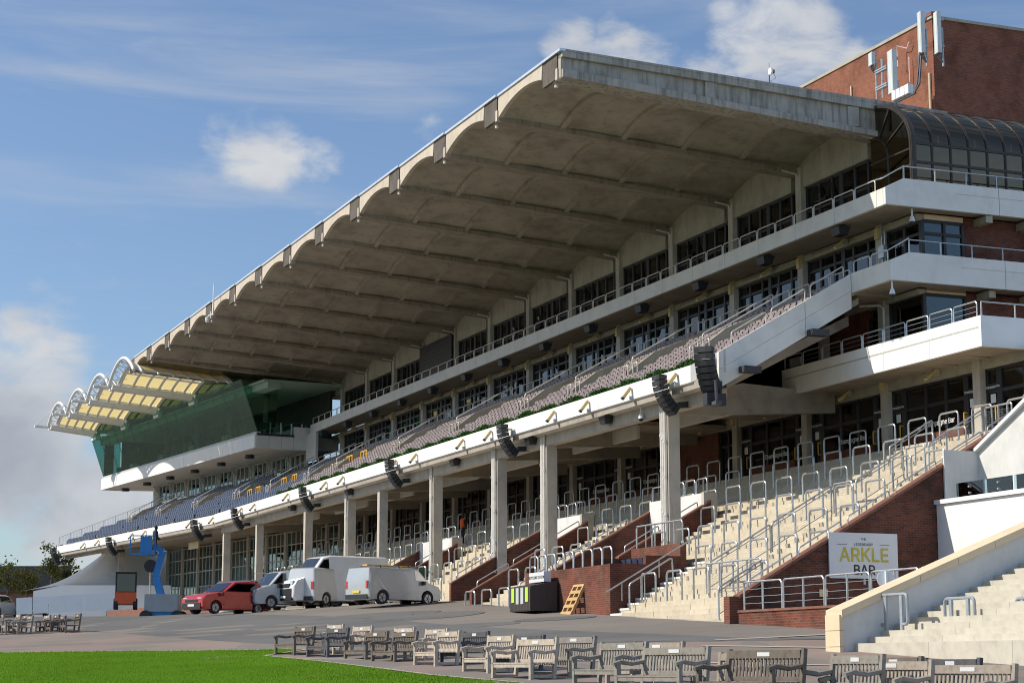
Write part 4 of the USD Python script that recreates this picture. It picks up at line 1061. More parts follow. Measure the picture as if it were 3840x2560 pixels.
def steps(u0, u1, i0, i1, cut=2.6, matname='step_stone'):
    for i in range(i0, i1):
        v, z = step_at(i)
        n = max(1, round((u1 - u0) / cut)) if cut else 1
        e = [u0 + (u1 - u0) * q / n + (rng.uniform(-.8, .8) * (u1 - u0) / n * .45 if 0 < q < n else 0) for q in range(n + 1)]
        for a, b in zip(e, e[1:]):
            dz, dv = rng.uniform(-.007, .007), rng.uniform(-.012, .012)
            m = MB(); sb(m, a + .005, b - .005, v + dv, v + GO + .12, z - RISE + .014, z + dz); build(m, 'step', matname, terr); COUNT[0] += 1


steps(UR + .3, 78, 0, 12, cut=None)              # under the roof: whole rows
steps(UR + .3, R2 - .2, 12, 24, cut=4.2)         # the open terrace between the brick wall and the first passage
steps(UR + .3, -1.0, 24, 36, cut=3.0)
steps(L2 + .2, R1 - .2, 12, 32, cut=3.2)
steps(L1 + .2, R0 - .2, 12, 30, cut=4.5)
steps(L0 + .2, 78, 12, 22, cut=None)
m = MB(); sb(m, UR + .3, 78, VT + .3, .3, 9.55, ZTOP - .004); build(m, 'landing', 'step_stone_grey', terr)
# concrete under the steps so that no light leaks through
for a, b, vb in ((UR + .3, R2, -13.0), (L2, R1, -12), (L1, R0, -11), (L0, 78, -9), (R2, L2, -5.4), (R1, L1, -5.4), (R0, L0, -5.4)):
    q = MB().prism([(vb, prof(vb) - .35), (VT + .3, ZTOP - .35), (VT + .3, ZTOP - .6), (vb, prof(vb) - .6)], 1, a, b); build(q, 'terrace_slab', 'deck_concrete', terr)
# white nosings on the stair beside the block
for i in range(23, 35):
    v, z = step_at(i); m = MB(); sb(m, -2.0, -1.02, v - .014, v + .10, z - .06, z + .012); build(m, 'nosing', 'nosing_white', terr)


def flank(u, v_front, off=.78, thick=.26, z_front=None, v_end=-5.5, name='passage_wall', low=2.4, rails=True, coping='brick_coping', matname='brick_across'):
    """A brick wall that runs up with the steps, with a coping and low handrails on it."""
    zf = prof(v_front) + off
    w = MB().prism([(v_front, low), (v_end, low), (v_end, prof(v_end) + off - .07), (v_front, zf - .07)], 1, u, u + thick); a = build(w, name, matname, terr)
    c = MB().prism([(v_front - .02, zf - .07), (v_end, prof(v_end) + off - .07), (v_end, prof(v_end) + off), (v_front - .02, zf)], 1, u - .03, u + thick + .03); build(c, 'wall_coping', coping, terr)
    f = MB().box(v_front - .012, v_front - .001, u, u + thick, low, zf - .07); build(f, 'wall_end', 'brick_along', terr)
    if rails:
        v = v_front + .3
        while v + 1.4 < v_end:
            p = MB().tube([S(*x) for x in rounded([(u + .13, v, prof(v) + off), (u + .13, v, prof(v) + off + .24), (u + .13, v + 1.5, prof(v + 1.5) + off + .24), (u + .13, v + 1.5, prof(v + 1.5) + off)], .10)], .026, 6)
            build(p, 'coping_rail', 'galvanised', terr); v += 1.75


flank(L1, -10.2); flank(R1, -11.2); flank(L2, -11.9); flank(R2 - .1, -9.6); flank(R0, -9.9); flank(L0, -8.5)
# end walls of the passages and the rails on them
for a, b, wht in ((R1 + .26, L1, 1), (R2 + .16, L2, 1), (R0 + .26, L0, 1)):
    m = MB(); sb(m, a, b, -5.62, -5.44, 4.0, 8.55); build(m, 'passage_end_wall', 'terrace_side_white', terr)
    m = MB(); sb(m, a - .22, a, -5.8, -5.2, 5.0, 8.55); build(m, 'passage_pier', 'pillar_concrete', terr)
    rail = []
    n = 5
    for q in range(n):
        p, r = a + (b - a) * q / n + .05, a + (b - a) * (q + 1) / n - .05
        mm = MB().tube([S(*x) for x in rounded([(p, -5.5, 8.5), (p, -5.5, 9.15), (r, -5.5, 9.15), (r, -5.5, 8.5)], .16)], .026, 6); build(mm, 'passage_rail', 'galvanised', terr)

# the high brick wall at the right end with its arched window, signs apart
vF = -13.4
outer = Polygon([(vF, 1.5), (9.0, 1.5), (9.0, 12.0), (-.2, prof(-.2) + .78), (vF, prof(vF) + .78)])
ac, az, ar = -1.75, 4.75, .80
hole = Polygon([(ac - ar, 3.2)] + [(ac + ar * math.cos(a), az + ar * math.sin(a)) for a in np.linspace(PI, 0, 15)] + [(ac + ar, 3.2)])
m = MB().prism(outer.difference(hole), 1, UR, UR + .3); build(m, 'side_wall', 'brick_dirty', terr)
m = MB().prism([(vF - .03, prof(vF) + .72), (-.2, prof(-.2) + .72), (-.2, prof(-.2) + .82), (vF - .03, prof(vF) + .82)], 1, UR - .06, UR + .34); build(m, 'side_coping', 'brick_coping', terr)
m = MB(); sb(m, UR - .02, UR + .34, vF - .35, vF - .001, 1.6, 3.72); build(m, 'side_pier', 'brick_along', terr)
for a0, a1 in zip(np.linspace(PI, 0, 14), np.linspace(PI, 0, 14)[1:]):
    g = .02; q = [(ac + r * math.cos(a), az + r * math.sin(a)) for r, a in ((ar, a0 - g), (ar + .26, a0 - g), (ar + .26, a1 + g), (ar, a1 + g))]
    m = MB().prism(q, 1, UR - .03, UR + .25); build(m, 'arch_brick', 'arch_voussoir' if False else 'brick_coping', terr)
m = MB().prism([(ac - ar, 3.2)] + [(ac + ar * math.cos(a), az + ar * math.sin(a)) for a in np.linspace(PI, 0, 15)] + [(ac + ar, 3.2)], 1, UR + .2, UR + .22); build(m, 'arch_pane', 'glass_bronze', terr)
m = MB()
for a in (PI * .25, PI * .5, PI * .75): m.bar((ac + .22 * math.cos(a), UR + .17, az + .22 * math.sin(a)), (ac + ar * math.cos(a), UR + .17, az + ar * math.sin(a)), .05)
m.tube([(ac + .24 * math.cos(a), UR + .17, az + .24 * math.sin(a)) for a in np.linspace(0, PI, 9)], .03, 5); m.bar((ac - ar, UR + .17, az), (ac + ar, UR + .17, az), .06); build(m, 'arch_glazing_bar', 'bin_brown', terr)
m = MB(); sb(m, UR + .4, UR + .7, -1, 1, 3, 6); build(m, 'arch_backing', 'room_dark', terr)
v = vF + .4
while v < -2:
    p = MB().tube([S(*x) for x in rounded([(UR + .15, v, prof(v) + .8), (UR + .15, v, prof(v) + 1.05), (UR + .15, v + 1.55, prof(v + 1.55) + 1.05), (UR + .15, v + 1.55, prof(v + 1.55) + .8)], .10)], .026, 6)
    build(p, 'coping_rail', 'galvanised', terr); v += 1.8
m = MB().box(-10.6, -10.3, UR - .03, UR, 3.75, 3.98); build(m, 'yellow_box', 'lamp_cream', terr)
m = MB().box(-9.0, -8.92, UR - .03, UR, 4.15, 4.35); build(m, 'wall_fitting', 'grey_plastic', terr)
m = MB().box(-7.9, -7.4, UR - .004, UR + .02, 3.02, 3.14); build(m, 'air_brick', 'room_dark', terr)
# low brick ramp wall with rails in front of it
m = MB(); sb(m, -24, UR - .35, -13.62, -13.4, 1.4, 3.22); build(m, 'ramp_wall', 'brick_along', terr)
m = MB(); sb(m, -24, UR - .35, -13.66, -13.37, 3.22, 3.29); build(m, 'ramp_coping', 'brick_coping', terr)
for q in range(5):
    a, b = UR - .5 - q * 2.35, UR - .5 - (q + 1) * 2.35 + .08
    m = MB().tube([S(*x) for x in rounded([(a, -13.5, 3.25), (a, -13.5, 4.12), (b, -13.5, 4.12), (b, -13.5, 3.25)], .14)], .03, 6)
    m.bar(S((a + b) / 2, -13.5, 3.25), S((a + b) / 2, -13.5, 4.1), .045)
    for z in (3.48, 3.68, 3.90): m.tube([S(a, -13.5, z), S(b, -13.5, z)], .009, 5)
    build(m, 'ramp_rail', 'galvanised', terr)

# rails that divide the main terrace: slanting handrails with wire infill, and gates across
def slant(u, va, vb, name='terrace_handrail', wires=True):
    n = max(1, round((vb - va) / 2.1))
    for q in range(n):
        a, b = va + (vb - va) * q / n, va + (vb - va) * (q + 1) / n - .07
        m = MB().tube([S(*x) for x in rounded([(u, a, prof(a)), (u, a, prof(a) + .98), (u, b, prof(b) + .98), (u, b, prof(b))], .08)], .032, 6)
        m.bar(S(u, a, prof(a) + .16), S(u, b, prof(b) + .16), .03); m.bar(S(u, a, prof(a) + .86), S(u, b, prof(b) + .86), .03)
        for t in (.3, .7): m.box((a + (b - a) * t) - .04, (a + (b - a) * t) + .04, u - .05, u + .05, prof(a + (b - a) * t) + .88, prof(a + (b - a) * t) + 1.0)
        build(m, name, 'galvanised', terr)
        if wires:
            w = MB()
            for k in range(1, 9): w.bar(S(u, a, prof(a) + .16 + k * .078), S(u, b, prof(b) + .16 + k * .078), .006)
            build(w, 'wire_infill', 'galvanised', terr)


def across(v, ua, ub, name='terrace_gate'):
    z = prof(v); n = max(1, round((ub - ua) / .95))
    m = MB().tube([S(*x) for x in rounded([(ua, v, z), (ua, v, z + 1.0), (ub, v, z + 1.0), (ub, v, z)], .08)], .032, 6)
    for q in range(1, n): m.bar(S(ua + (ub - ua) * q / n, v, z), S(ua + (ub - ua) * q / n, v, z + .98), .05)
    m.bar(S(ua, v, z + .15), S(ub, v, z + .15), .03); build(m, name, 'galvanised', terr)
    w = MB()
    for k in range(1, 9): w.bar(S(ua, v, z + .15 + k * .085), S(ub, v, z + .15 + k * .085), .006)
    build(w, 'wire_infill', 'galvanised', terr)


slant(-10.6, -13.15, -11.5); across(-11.5, -10.4, -6.65); slant(-6.65, -11.4, -6.5); across(-6.5, -7.9, -6.7); slant(-8.0, -6.4, -4.4); across(-4.4, -9.2, -8.1); slant(-9.3, -4.3, -2.0); across(-2.0, -10.9, -9.4); slant(-6.3, -3.9, -2.0, wires=False)
for q in range(2): across(-1.5 + q * .5, -12.0 + q * .4, -10.9 + q * .2)
# handrails of the stair beside the block
for u, a, b in ((-1.35, -12.75, -8.9), (-2.3, -12.3, -10.6)):
    m = MB().tube([S(*x) for x in (rounded([(u, a, prof(a) + .05), (u, a, prof(a) + .95), (u, b, prof(b) + .95), (u, b + .05, prof(b))], .12) if u < -2 else [(u, a, prof(a) + .95), (u, b, prof(b) + .95)])], .032, 6)
    for v in np.arange(a + .6, b, 1.5): m.bar(S(u, v, prof(v) + (.3 if u > -2 else 0)), S(u, v, prof(v) + .94), .03)
    build(m, 'stair_handrail', 'galvanised', terr)

# brick block with a viewing deck and folded seats
blk = in_stand('brick_block', 'low red brick block with hooped rails and a viewing deck at the terrace foot', 'block')
m = MB(); sb(m, -.98, 7.0, -12.45, -12.2, 2.5, 5.28); build(m, 'front_wall', 'brick_along', blk)
m = MB(); sb(m, -1.0, -.75, -12.448, -9.4, 2.5, 5.30); build(m, 'side_wall', 'brick_across', blk)
m = MB(); sb(m, 6.8, 7.02, -12.44, -9.4, 2.5, 5.30); build(m, 'side_wall', 'brick_across', blk)
m = MB(); sb(m, -.75, 6.8, -12.2, -9.4, 4.3, 4.55); build(m, 'deck', 'deck_concrete', blk)
m = MB(); sb(m, -.99, 3.2, -9.6, -9.35, 4.4, 6.1); build(m, 'back_wall', 'brick_along', blk)
m = MB(); sb(m, -.98, -.74, -11.0, -9.6, 5.30, 5.62); build(m, 'stepped_parapet', 'brick_across', blk)
m = MB(); sb(m, 1.2, 1.45, -12.1, -9.6, 4.5, 5.6); build(m, 'deck_wall', 'brick_across', blk)
for q in range(9):
    a, b = -.85 + q * .87, -.85 + (q + 1) * .87 - .06
    m = MB().tube([S(*x) for x in rounded([(a, -12.3, 5.25), (a, -12.3, 5.92), (b, -12.3, 5.92), (b, -12.3, 5.25)], .18)], .034, 6); build(m, 'hooped_rail', 'galvanised', blk)
m = MB().tube([S(*x) for x in rounded([(2.9, -9.5, 6.1), (2.9, -9.5, 6.95), (-1.0, -9.5, 6.95), (-1.0, -9.5, 6.1)], .1)], .034, 6)
for u in (2.1, 1.3, .5, -.3): m.bar(S(u, -9.5, 6.1), S(u, -9.5, 6.93), .04)
build(m, 'back_rail', 'galvanised', blk)

# ------------------------------------------------------------------ crush barriers
bk = kit('crush_barrier')
m = MB().tube([S(*x) for x in rounded([(0, 0, -.05), (0, 0, 1.03), (-1.15, 0, 1.03), (-1.15, 0, -.05)], .16, 5)], .036, 7)
build(m, 'hoop', 'galvanised', bk, smooth=40)
for u in (0, -1.15): build(MB().box(-.07, .07, u - .06, u + .06, -.002, .02), 'foot_plate', 'galvanised', bk)
ROWV = [(-1.75, 1.72), (-3.4, .90), (-5.03, 1.85), (-6.7, .88), (-8.35, 1.92), (-9.93, 1.15), (-11.6, .14)]


def barrier_ok(i, u):
    v = ROWV[i][0]
    if u - 1.2 < UR + .3 or u > 75: return False
    for a, b in ((R2 - .2, L2 + .4), (R1 - .2, L1 + .4), (R0 - .2, L0 + .4)):
        if v < -5.2 and a < u < b + 1.2: return False
    if v < -8.4 and -1.3 < u < 9.5: return False
    if v < -8.8 and u > L0: return False
    if abs(u - .6 + 6.65) < .62 and v < -6.4 and i % 2: return False
    return True


nb = 0
NTH = ['top', 'second', 'third', 'fourth', 'fifth', 'sixth', 'lowest']; SEEN = {}
def ORD_(k, i):
    SEEN[i] = SEEN.get(i, 0) + 1; n = SEEN[i]; return f"{n}{'th' if 10 < n % 100 < 14 else {1: 'st', 2: 'nd', 3: 'rd'}.get(n % 10, 'th')}"


for i, (v, ph) in enumerate(ROWV):
    for k in range(-8, 40):
        u = ph + 2.0 * k + rng.uniform(-.05, .05)
        if not barrier_ok(i, u): continue
        if v < -9 and u > 12 and not (L2 < u < R1 or L1 < u < R0): continue
        n = min(36, max(0, math.ceil((VT - v) / GO - .15))); z = ZTOP - n * RISE if v < VT else ZTOP
        P = W(u, v, z)
        place = 'shaded steps' if v > -4.5 else 'open terrace' if u < R2 else 'terrace steps'
        grp = 'crush barriers on the shaded upper steps' if v > -4.5 else 'crush barriers on the open right terrace' if u < R2 else 'crush barriers between the passage walls'
        copy(bk, 'crush_barrier', f'grey hoop barrier, {ORD_(k, i)} from the right in the {NTH[i]} row down, {place}', 'barrier', P, STAND_ROT, grp); nb += 1

# ------------------------------------------------------------------ seats of the upper tier
def seat_kit(name, matname):
    k = kit(name)
    sh = MB().hexa([(-.02, -.19, .40), (.03, -.19, .40), (.03, .19, .40), (-.02, .19, .40)], [(.06, -.19, .78), (.09, -.19, .78), (.09, .19, .78), (.06, .19, .78)])
    build(sh, 'seat_back', matname, k)
    build(MB().hexa([(-.10, -.18, .34), (-.04, -.18, .34), (-.04, .18, .34), (-.10, .18, .34)], [(-.06, -.18, .66), (-.01, -.18, .66), (-.01, .18, .66), (-.06, .18, .66)]), 'seat_pan', matname, k)
    build(MB().box(-.02, .05, -.03, .03, -.02, .42), 'pedestal', 'black_plastic', k)
    return k


mauve, navy = seat_kit('mauve_seat', 'seat_mauve'), seat_kit('navy_seat', 'seat_navy')
gaps = [(u - .55, u + 1.35) for u in (2.2, 8.9, 14.9, 21.0, 30.6, 40.3, 52.6, 59, 70)]
spots = []
for i in range(ROWS):
    v = -8.45 + i * .72 + .42
    for u in np.arange(-.6, 78.0, .48):
        in_gap = any(a < u < b for a, b in gaps) and i > 1
        if in_gap or (i >= 8): continue
        spots.append((u, v, deck(-8.45 + i * .72 + .3)))
def size_px(s): P = W(*s); return -np.hypot(P[0], P[1])
spots.sort(key=lambda s: -size_px(s) + (0 if s[1] < -6 else 8))
near_m = [s for s in spots if s[0] < 61][:170]; near_n = [s for s in spots if s[0] >= 61][:0]
for s in near_m:
    P = W(*s); row = round((s[1] + 8.03) / .72)
    copy(mauve, 'tier_seat', 'mauve folded plastic seat on the raked upper tier behind the green hedge', 'seat', P, STAND_ROT, 'mauve folded seats of the upper tier')


def instancer(name, protos_build, pts, rots, label, cat, scales=None):
    pi = UsdGeom.PointInstancer.Define(stage, numbered('/World/' + name)); base_path = pi.GetPath()
    tg = []
    for nm, parts in protos_build:
        x = UsdGeom.Xform.Define(stage, f'{base_path}/{nm}'); tg.append(x.GetPath())
        for pn, mb, mt in parts: build(mb, pn, mt, x)
    pi.CreatePrototypesRel().SetTargets(tg)
    n = len(pts); pi.CreateProtoIndicesAttr(Vt.IntArray.FromNumpy(np.arange(n, dtype=np.int32) % len(tg)))
    pi.CreatePositionsAttr(Vt.Vec3fArray.FromNumpy(np.asarray(pts, np.float32)))
    pi.CreateOrientationsAttr(Vt.QuathArray([Gf.Quath(float(math.cos(a / 2)), 0, 0, float(math.sin(a / 2))) for a in rots]))
    if scales is not None: pi.CreateScalesAttr(Vt.Vec3fArray.FromNumpy(np.asarray(scales, np.float32)))
    tag(pi.GetPrim(), label, cat, kind='stuff'); return pi


def seat_parts(matname):
    return [('seat_back', MB().hexa([(-.02, -.19, .40), (.03, -.19, .40), (.03, .19, .40), (-.02, .19, .40)], [(.06, -.19, .78), (.09, -.19, .78), (.09, .19, .78), (.06, .19, .78)]), matname),
            ('seat_pan', MB().hexa([(-.10, -.18, .34), (-.04, -.18, .34), (-.04, .18, .34), (-.10, .18, .34)], [(-.06, -.18, .66), (-.01, -.18, .66), (-.01, .18, .66), (-.06, .18, .66)]), matname)]


rot = math.radians(STAND_ROT)
used = {id(s) for s in near_m}
rest = [s for s in spots if id(s) not in used and s[0] < 61]
instancer('mauve_seats', [('folded_seat', seat_parts('seat_mauve'))], [W(*s) for s in rest], [rot] * len(rest), 'rows of mauve folded seats farther along the raked upper tier', 'seats')
FAR_NAVY = [s for s in spots if s[0] >= 61]
# folded navy seats on the block's deck
for q in range(8):
    P = W(-.35 + q * .5 - .1, -10.9, 4.78)
    if q < 8: copy(navy, 'deck_seat', 'dark folded seat in the row on the brick block deck', 'seat', P, STAND_ROT + 180, 'dark folded seats on the brick block')

# hedge along the fascia: a trough of ivy leaves
hp = []
for u in np.arange(-.2, 60.8, .05):
    for q in range(2): hp.append(W(u + rng.uniform(-.05, .05), -8.30 + rng.uniform(-.12, .12), 12.86 + rng.uniform(0, .24) + .07 * math.sin(u * 2.3)))
lf = MB()
for q in range(9):
    a = rng.uniform(0, 2 * PI); t = rng.uniform(-.8, .8); c = np.array([rng.uniform(-.09, .09), rng.uniform(-.09, .09), rng.uniform(-.03, .12)])
    d1 = np.array([math.cos(a), math.sin(a), t]) * .055; d2 = np.array([-math.sin(a), math.cos(a), .3]) * .045
    lf.add([c - d1, c + d2, c + d1, c - d2], [(0, 1, 2, 3)])
instancer('hedge', [('ivy_tuft', [('ivy_leaves', lf, 'ivy_leaf')])], hp, [rng.uniform(0, 6.28) for _ in hp], 'green ivy hedge running along the top of the white fascia', 'hedge')

# folded mats: white canopy structure at the right edge
can = in_stand('white_pavilion', 'white rendered pavilion front with a glass balustrade beside the brick side wall', 'pavilion')
m = MB(); sb(m, -30, UR - .03, -6.2, -6.0, 1.5, 6.72); build(m, 'lower_wall', 'white_paint', can)
m = MB(); sb(m, -30, UR - .03, -6.3, -5.7, 6.725, 6.86); build(m, 'ledge', 'white_paint', can)
m = MB().prism([(-12.46, 6.9), (-17.5, 6.9), (-17.5, 10.9), (-12.46, 8.5)], 0, -4.6, -4.4); build(m, 'gable_wall', 'render_grey', can)
m = MB().prism([(-12.46, 8.45), (-17.5, 10.85), (-17.5, 10.97), (-12.46, 8.57)], 0, -4.75, -4.3); build(m, 'roof_verge', 'white_paint', can)
m = MB(); sb(m, UR - .1, UR - .03, -5.9, -4.4, 6.8, 8.5); build(m, 'return_wall', 'render_grey', can)
for q in range(8):
    u = UR - .8 - q * 1.5
    m = MB(); sb(m, u - 1.42, u, -5.96, -5.945, 6.9, 7.35); build(m, 'glass_panel', 'glass_clear', can)
    for z in (7.0, 7.2): m = MB().cyl(S(u - .7, -5.97, z), .035, .05, axis=0, n=8); build(m, 'glass_clamp', 'galvanised', can)
# slatted seat seen at the top of the side wall
t = in_stand('slatted_seat', 'brown slatted seat at the top of the terrace by the right edge', 'seat')
for q in range(12): m = MB(); sb(m, -12.3 - .16 * q - .09, -12.3 - .16 * q, -1.4, -1.34, 9.95, 10.45); build(m, 'slat', 'brick_coping', t)
m = MB(); sb(m, -14.3, -12.2, -1.8, -1.35, 9.9, 9.95); build(m, 'seat', 'brick_coping', t)

# ------------------------------------------------------------------ the newer end of the stand: it bends a little towards the track
BEND = math.radians(6.4)
E0 = W(76.5, 0, 0); EXT_ROT = STAND_ROT + 6.4
EA = np.array([math.cos(TH + BEND), math.sin(TH + BEND), 0]); EB = np.array([math.cos(TH + BEND - PI / 2), math.sin(TH + BEND - PI / 2), 0])
def EW(a, b, z): return E0 + EA * a + EB * b + np.array([0, 0, z])


ex = thing('glass_pavilion', 'newer glass fronted end of the stand with four translucent yellow barrel vaults', 'grandstand', E0, EXT_ROT)
def eb(mb, a0, a1, b0, b1, z0, z1): return mb.box(b0, b1, a0, a1, z0, z1)


# box: floor, fascia of white panels, sill
FB, FZ0, FZ1 = -6.35, 17.77, 18.77
n = 17
for q in range(n):
    a, b = -.3 + 39.8 * q / n, -.3 + 39.8 * (q + 1) / n
    m = MB(); eb(m, a + .015, b - .015, FB, FB + .15, FZ0, FZ1); build(m, 'fascia_panel', 'white_paint', ex)
m = MB(); eb(m, -.3, 39.5, FB + .12, FB + .5, FZ1 - .02, FZ1 + .22); build(m, 'sill', 'grey_plastic', ex)
m = MB().prism([(FB + .15, FZ0 + .01), (-3.9, FZ0 - .05), (-1.6, FZ0 + .0), (.5, FZ0 + .1), (.5, FZ1), (FB + .15, FZ1)], 1, -.25, 38.4); build(m, 'floor_slab', 'balcony_paint', ex)
for q in range(3):   # right side of the box, stepped up to the balcony
    b0, b1 = FB + .16 + q * 1.0, FB + 1.14 + q * 1.0
    m = MB(); eb(m, -.31, -.16, b0, b1, FZ0, FZ1 - .05); build(m, 'side_panel', 'balcony_paint', ex)
m = MB(); eb(m, -.31, -.14, FB + 3.16, FB + 4.6, FZ0, 19.5); build(m, 'side_panel', 'balcony_paint', ex)
m = MB(); eb(m, -.36, -.1, FB + .2, FB + 3.15, FZ1 - .05, FZ1 + .12); build(m, 'side_coping', 'bronze_frame', ex)
m = MB(); eb(m, 39.35, 39.5, FB + .15, -4.0, FZ0, FZ1); build(m, 'side_panel', 'white_paint', ex)
m = MB(); eb(m, -2.2, -.32, -2.2, -2.0, 16.9, 19.0); build(m, 'link_wall', 'balcony_paint', ex)
# leaning glass front: each pane a part; sky and stand reflect in it
GT = (-7.55, 22.85)
def gfront(t): return FB + .2 + (GT[0] - FB - .2) * t, FZ1 + .22 + (GT[1] - FZ1 - .22) * t
for q in range(n):
    a, b = -.3 + 39.8 * q / n, -.3 + 39.8 * (q + 1) / n
    for t0, t1 in ((0, .42), (.42, 1.0)):
        (x0, z0), (x1, z1) = gfront(t0), gfront(t1)
        m = MB().hexa([(x0, a + .01, z0), (x0, b - .01, z0), (x0 + .02, b - .01, z0), (x0 + .02, a + .01, z0)], [(x1, a + .01, z1 - .01), (x1, b - .01, z1 - .01), (x1 + .02, b - .01, z1 - .01), (x1 + .02, a + .01, z1 - .01)])
        build(m, 'front_pane', 'glass_green', ex)
    m = MB(); (x0, z0), (x1, z1) = gfront(0), gfront(1); m.bar((x0 + .12, a, z0), (x1 + .12, a, z1), .02, .10); build(m, 'glass_fin', 'glass_teal', ex)
for aa, kind in ((39.5, 1), (-.3, 0)):      # glazed ends
    (x0, z0), (x1, z1) = gfront(0), gfront(1)
    m = MB().prism([(x0, z0), (x1, z1), (-4.6, z1), (-4.6, z0)], 1, aa - .01, aa + .01); build(m, 'end_pane', 'glass_teal' if kind else 'glass_green', ex)
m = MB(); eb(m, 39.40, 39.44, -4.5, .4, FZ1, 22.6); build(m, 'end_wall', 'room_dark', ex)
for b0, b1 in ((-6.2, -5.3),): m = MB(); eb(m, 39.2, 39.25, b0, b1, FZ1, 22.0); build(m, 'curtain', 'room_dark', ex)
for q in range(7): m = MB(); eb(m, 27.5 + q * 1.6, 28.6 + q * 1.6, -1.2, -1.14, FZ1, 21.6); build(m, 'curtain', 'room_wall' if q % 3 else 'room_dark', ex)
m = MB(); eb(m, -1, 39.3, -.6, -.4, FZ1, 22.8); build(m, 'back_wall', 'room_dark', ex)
m = MB(); eb(m, -3.5, 39.3, -6.9, -.4, 22.35, 22.5); build(m, 'ceiling', 'green_ceiling', ex)
m = MB(); eb(m, -3.5, 39.3, -6.6, -5.6, 21.9, 22.34); build(m, 'ceiling_beam', 'green_ceiling', ex)
for a in (3, 11, 19, 27): m = MB().cyl((-4.2, a, 20.6), .22, 3.6, n=12); build(m, 'column', 'room_wall', ex)
for q in range(9): m = MB(); eb(m, 3 + q * 4, 4.2 + q * 4, -5.9, -5.4, FZ1, FZ1 + .75); build(m, 'table', 'room_ceiling' if q % 2 else 'room_dark', ex)
for q in range(5):
    b = FB + .5 + q * .85; m = MB(); eb(m, -.12, -.10, b, b + .75, FZ1 + .15, FZ1 + .95); build(m, 'balustrade_pane', 'glass_teal', ex)
    m = MB(); eb(m, -.16, -.06, b + .78, b + .85, FZ1 + .1, FZ1 + 1.0); build(m, 'balustrade_post', 'pale_rail', ex)

# vaults
VA = [2.3, 11.4, 20.5, 29.7, 38.8]
def bfront(a): return -14.3 + .092 * (a - 11)
def zfoot(b, a): return 23.25 - .4 * (b - bfront(a)) / (-7.4 - bfront(a))
RV = 1.15
def varc(t): return RV * math.sin(PI * t) ** .82


for i in range(4):
    a0, a1 = VA[i], VA[i + 1]
    if i == 0: t_lo = .0
    # ribs of the grid
    bs0, bs1 = bfront(a0) + .9, -7.3
    T = np.linspace(.045, .955, 13); NBB = 6 if i < 2 else 5
    cells_t = np.linspace(.06, .94, 5)
    for jb in range(NBB):
        f0, f1 = jb / NBB, (jb + 1) / NBB
        for jt in range(4):
            t0, t1 = cells_t[jt], cells_t[jt + 1]
            vv = []
            for f in (f0 + .012, f1 - .012):
                for t in np.linspace(t0 + .012, t1 - .012, 5):
                    a = a0 + (a1 - a0) * t; b = bfront(a) + .9 + (-7.2 - bfront(a) - .9) * f
                    vv.append((b, a, zfoot(b, a) + varc(t)))
            m = MB().add(vv, [(k, k + 1, 5 + k + 1, 5 + k) for k in range(4)])
            build(m, 'vault_pane', 'vault_sheet', ex)
            for s in range(1, 6):      # slats across each pane
                f = f0 + (f1 - f0) * s / 6; pp = []
                for t in np.linspace(t0, t1, 4):
                    a = a0 + (a1 - a0) * t; b = bfront(a) + .9 + (-7.2 - bfront(a) - .9) * f; pp.append((b, a, zfoot(b, a) + varc(t) - .06))
                g = MB().tube(pp, .028, 4, caps=False)
                if jt in (0, 1): build(g, 'pane_slat', 'vault_white', ex)
    for jb in range(NBB + 1):
        f = jb / NBB; pp = []
        for t in np.linspace(.02, .98, 15):
            a = a0 + (a1 - a0) * t; b = bfront(a) + .9 + (-7.2 - bfront(a) - .9) * f; pp.append((b, a, zfoot(b, a) + varc(t) - .06))
        build(MB().tube(pp, .10, 5), 'vault_rib', 'vault_white', ex)
    for t in cells_t:
        a = a0 + (a1 - a0) * t
        build(MB().bar((bfront(a) + .85, a, zfoot(bfront(a), a) + varc(t) - .07), (-7.2, a, zfoot(-7.2, a) + varc(t) - .07), .14, .14), 'vault_purlin', 'vault_white', ex)
    # trussed front arch in white tube
    m = MB(); outer, inner = [], []
    for t in np.linspace(0, 1, 17):
        a = a0 + (a1 - a0) * t; b = bfront(a)
        inner.append((b + .75, a, zfoot(b, a) + varc(t))); outer.append((b + .1, a, zfoot(b, a) + .12 + varc(t) * 1.05 + .28 * math.sin(PI * t)))
    m.tube(outer, .13, 8).tube(inner, .11, 8); build(m, 'front_arch', 'vault_white', ex, smooth=50)
    m = MB()
    for k in range(0, 16): m.tube([outer[k], inner[k + 1]] if k % 2 else [inner[k], outer[k + 1]], .045, 5)
    build(m, 'arch_lacing', 'vault_white', ex)
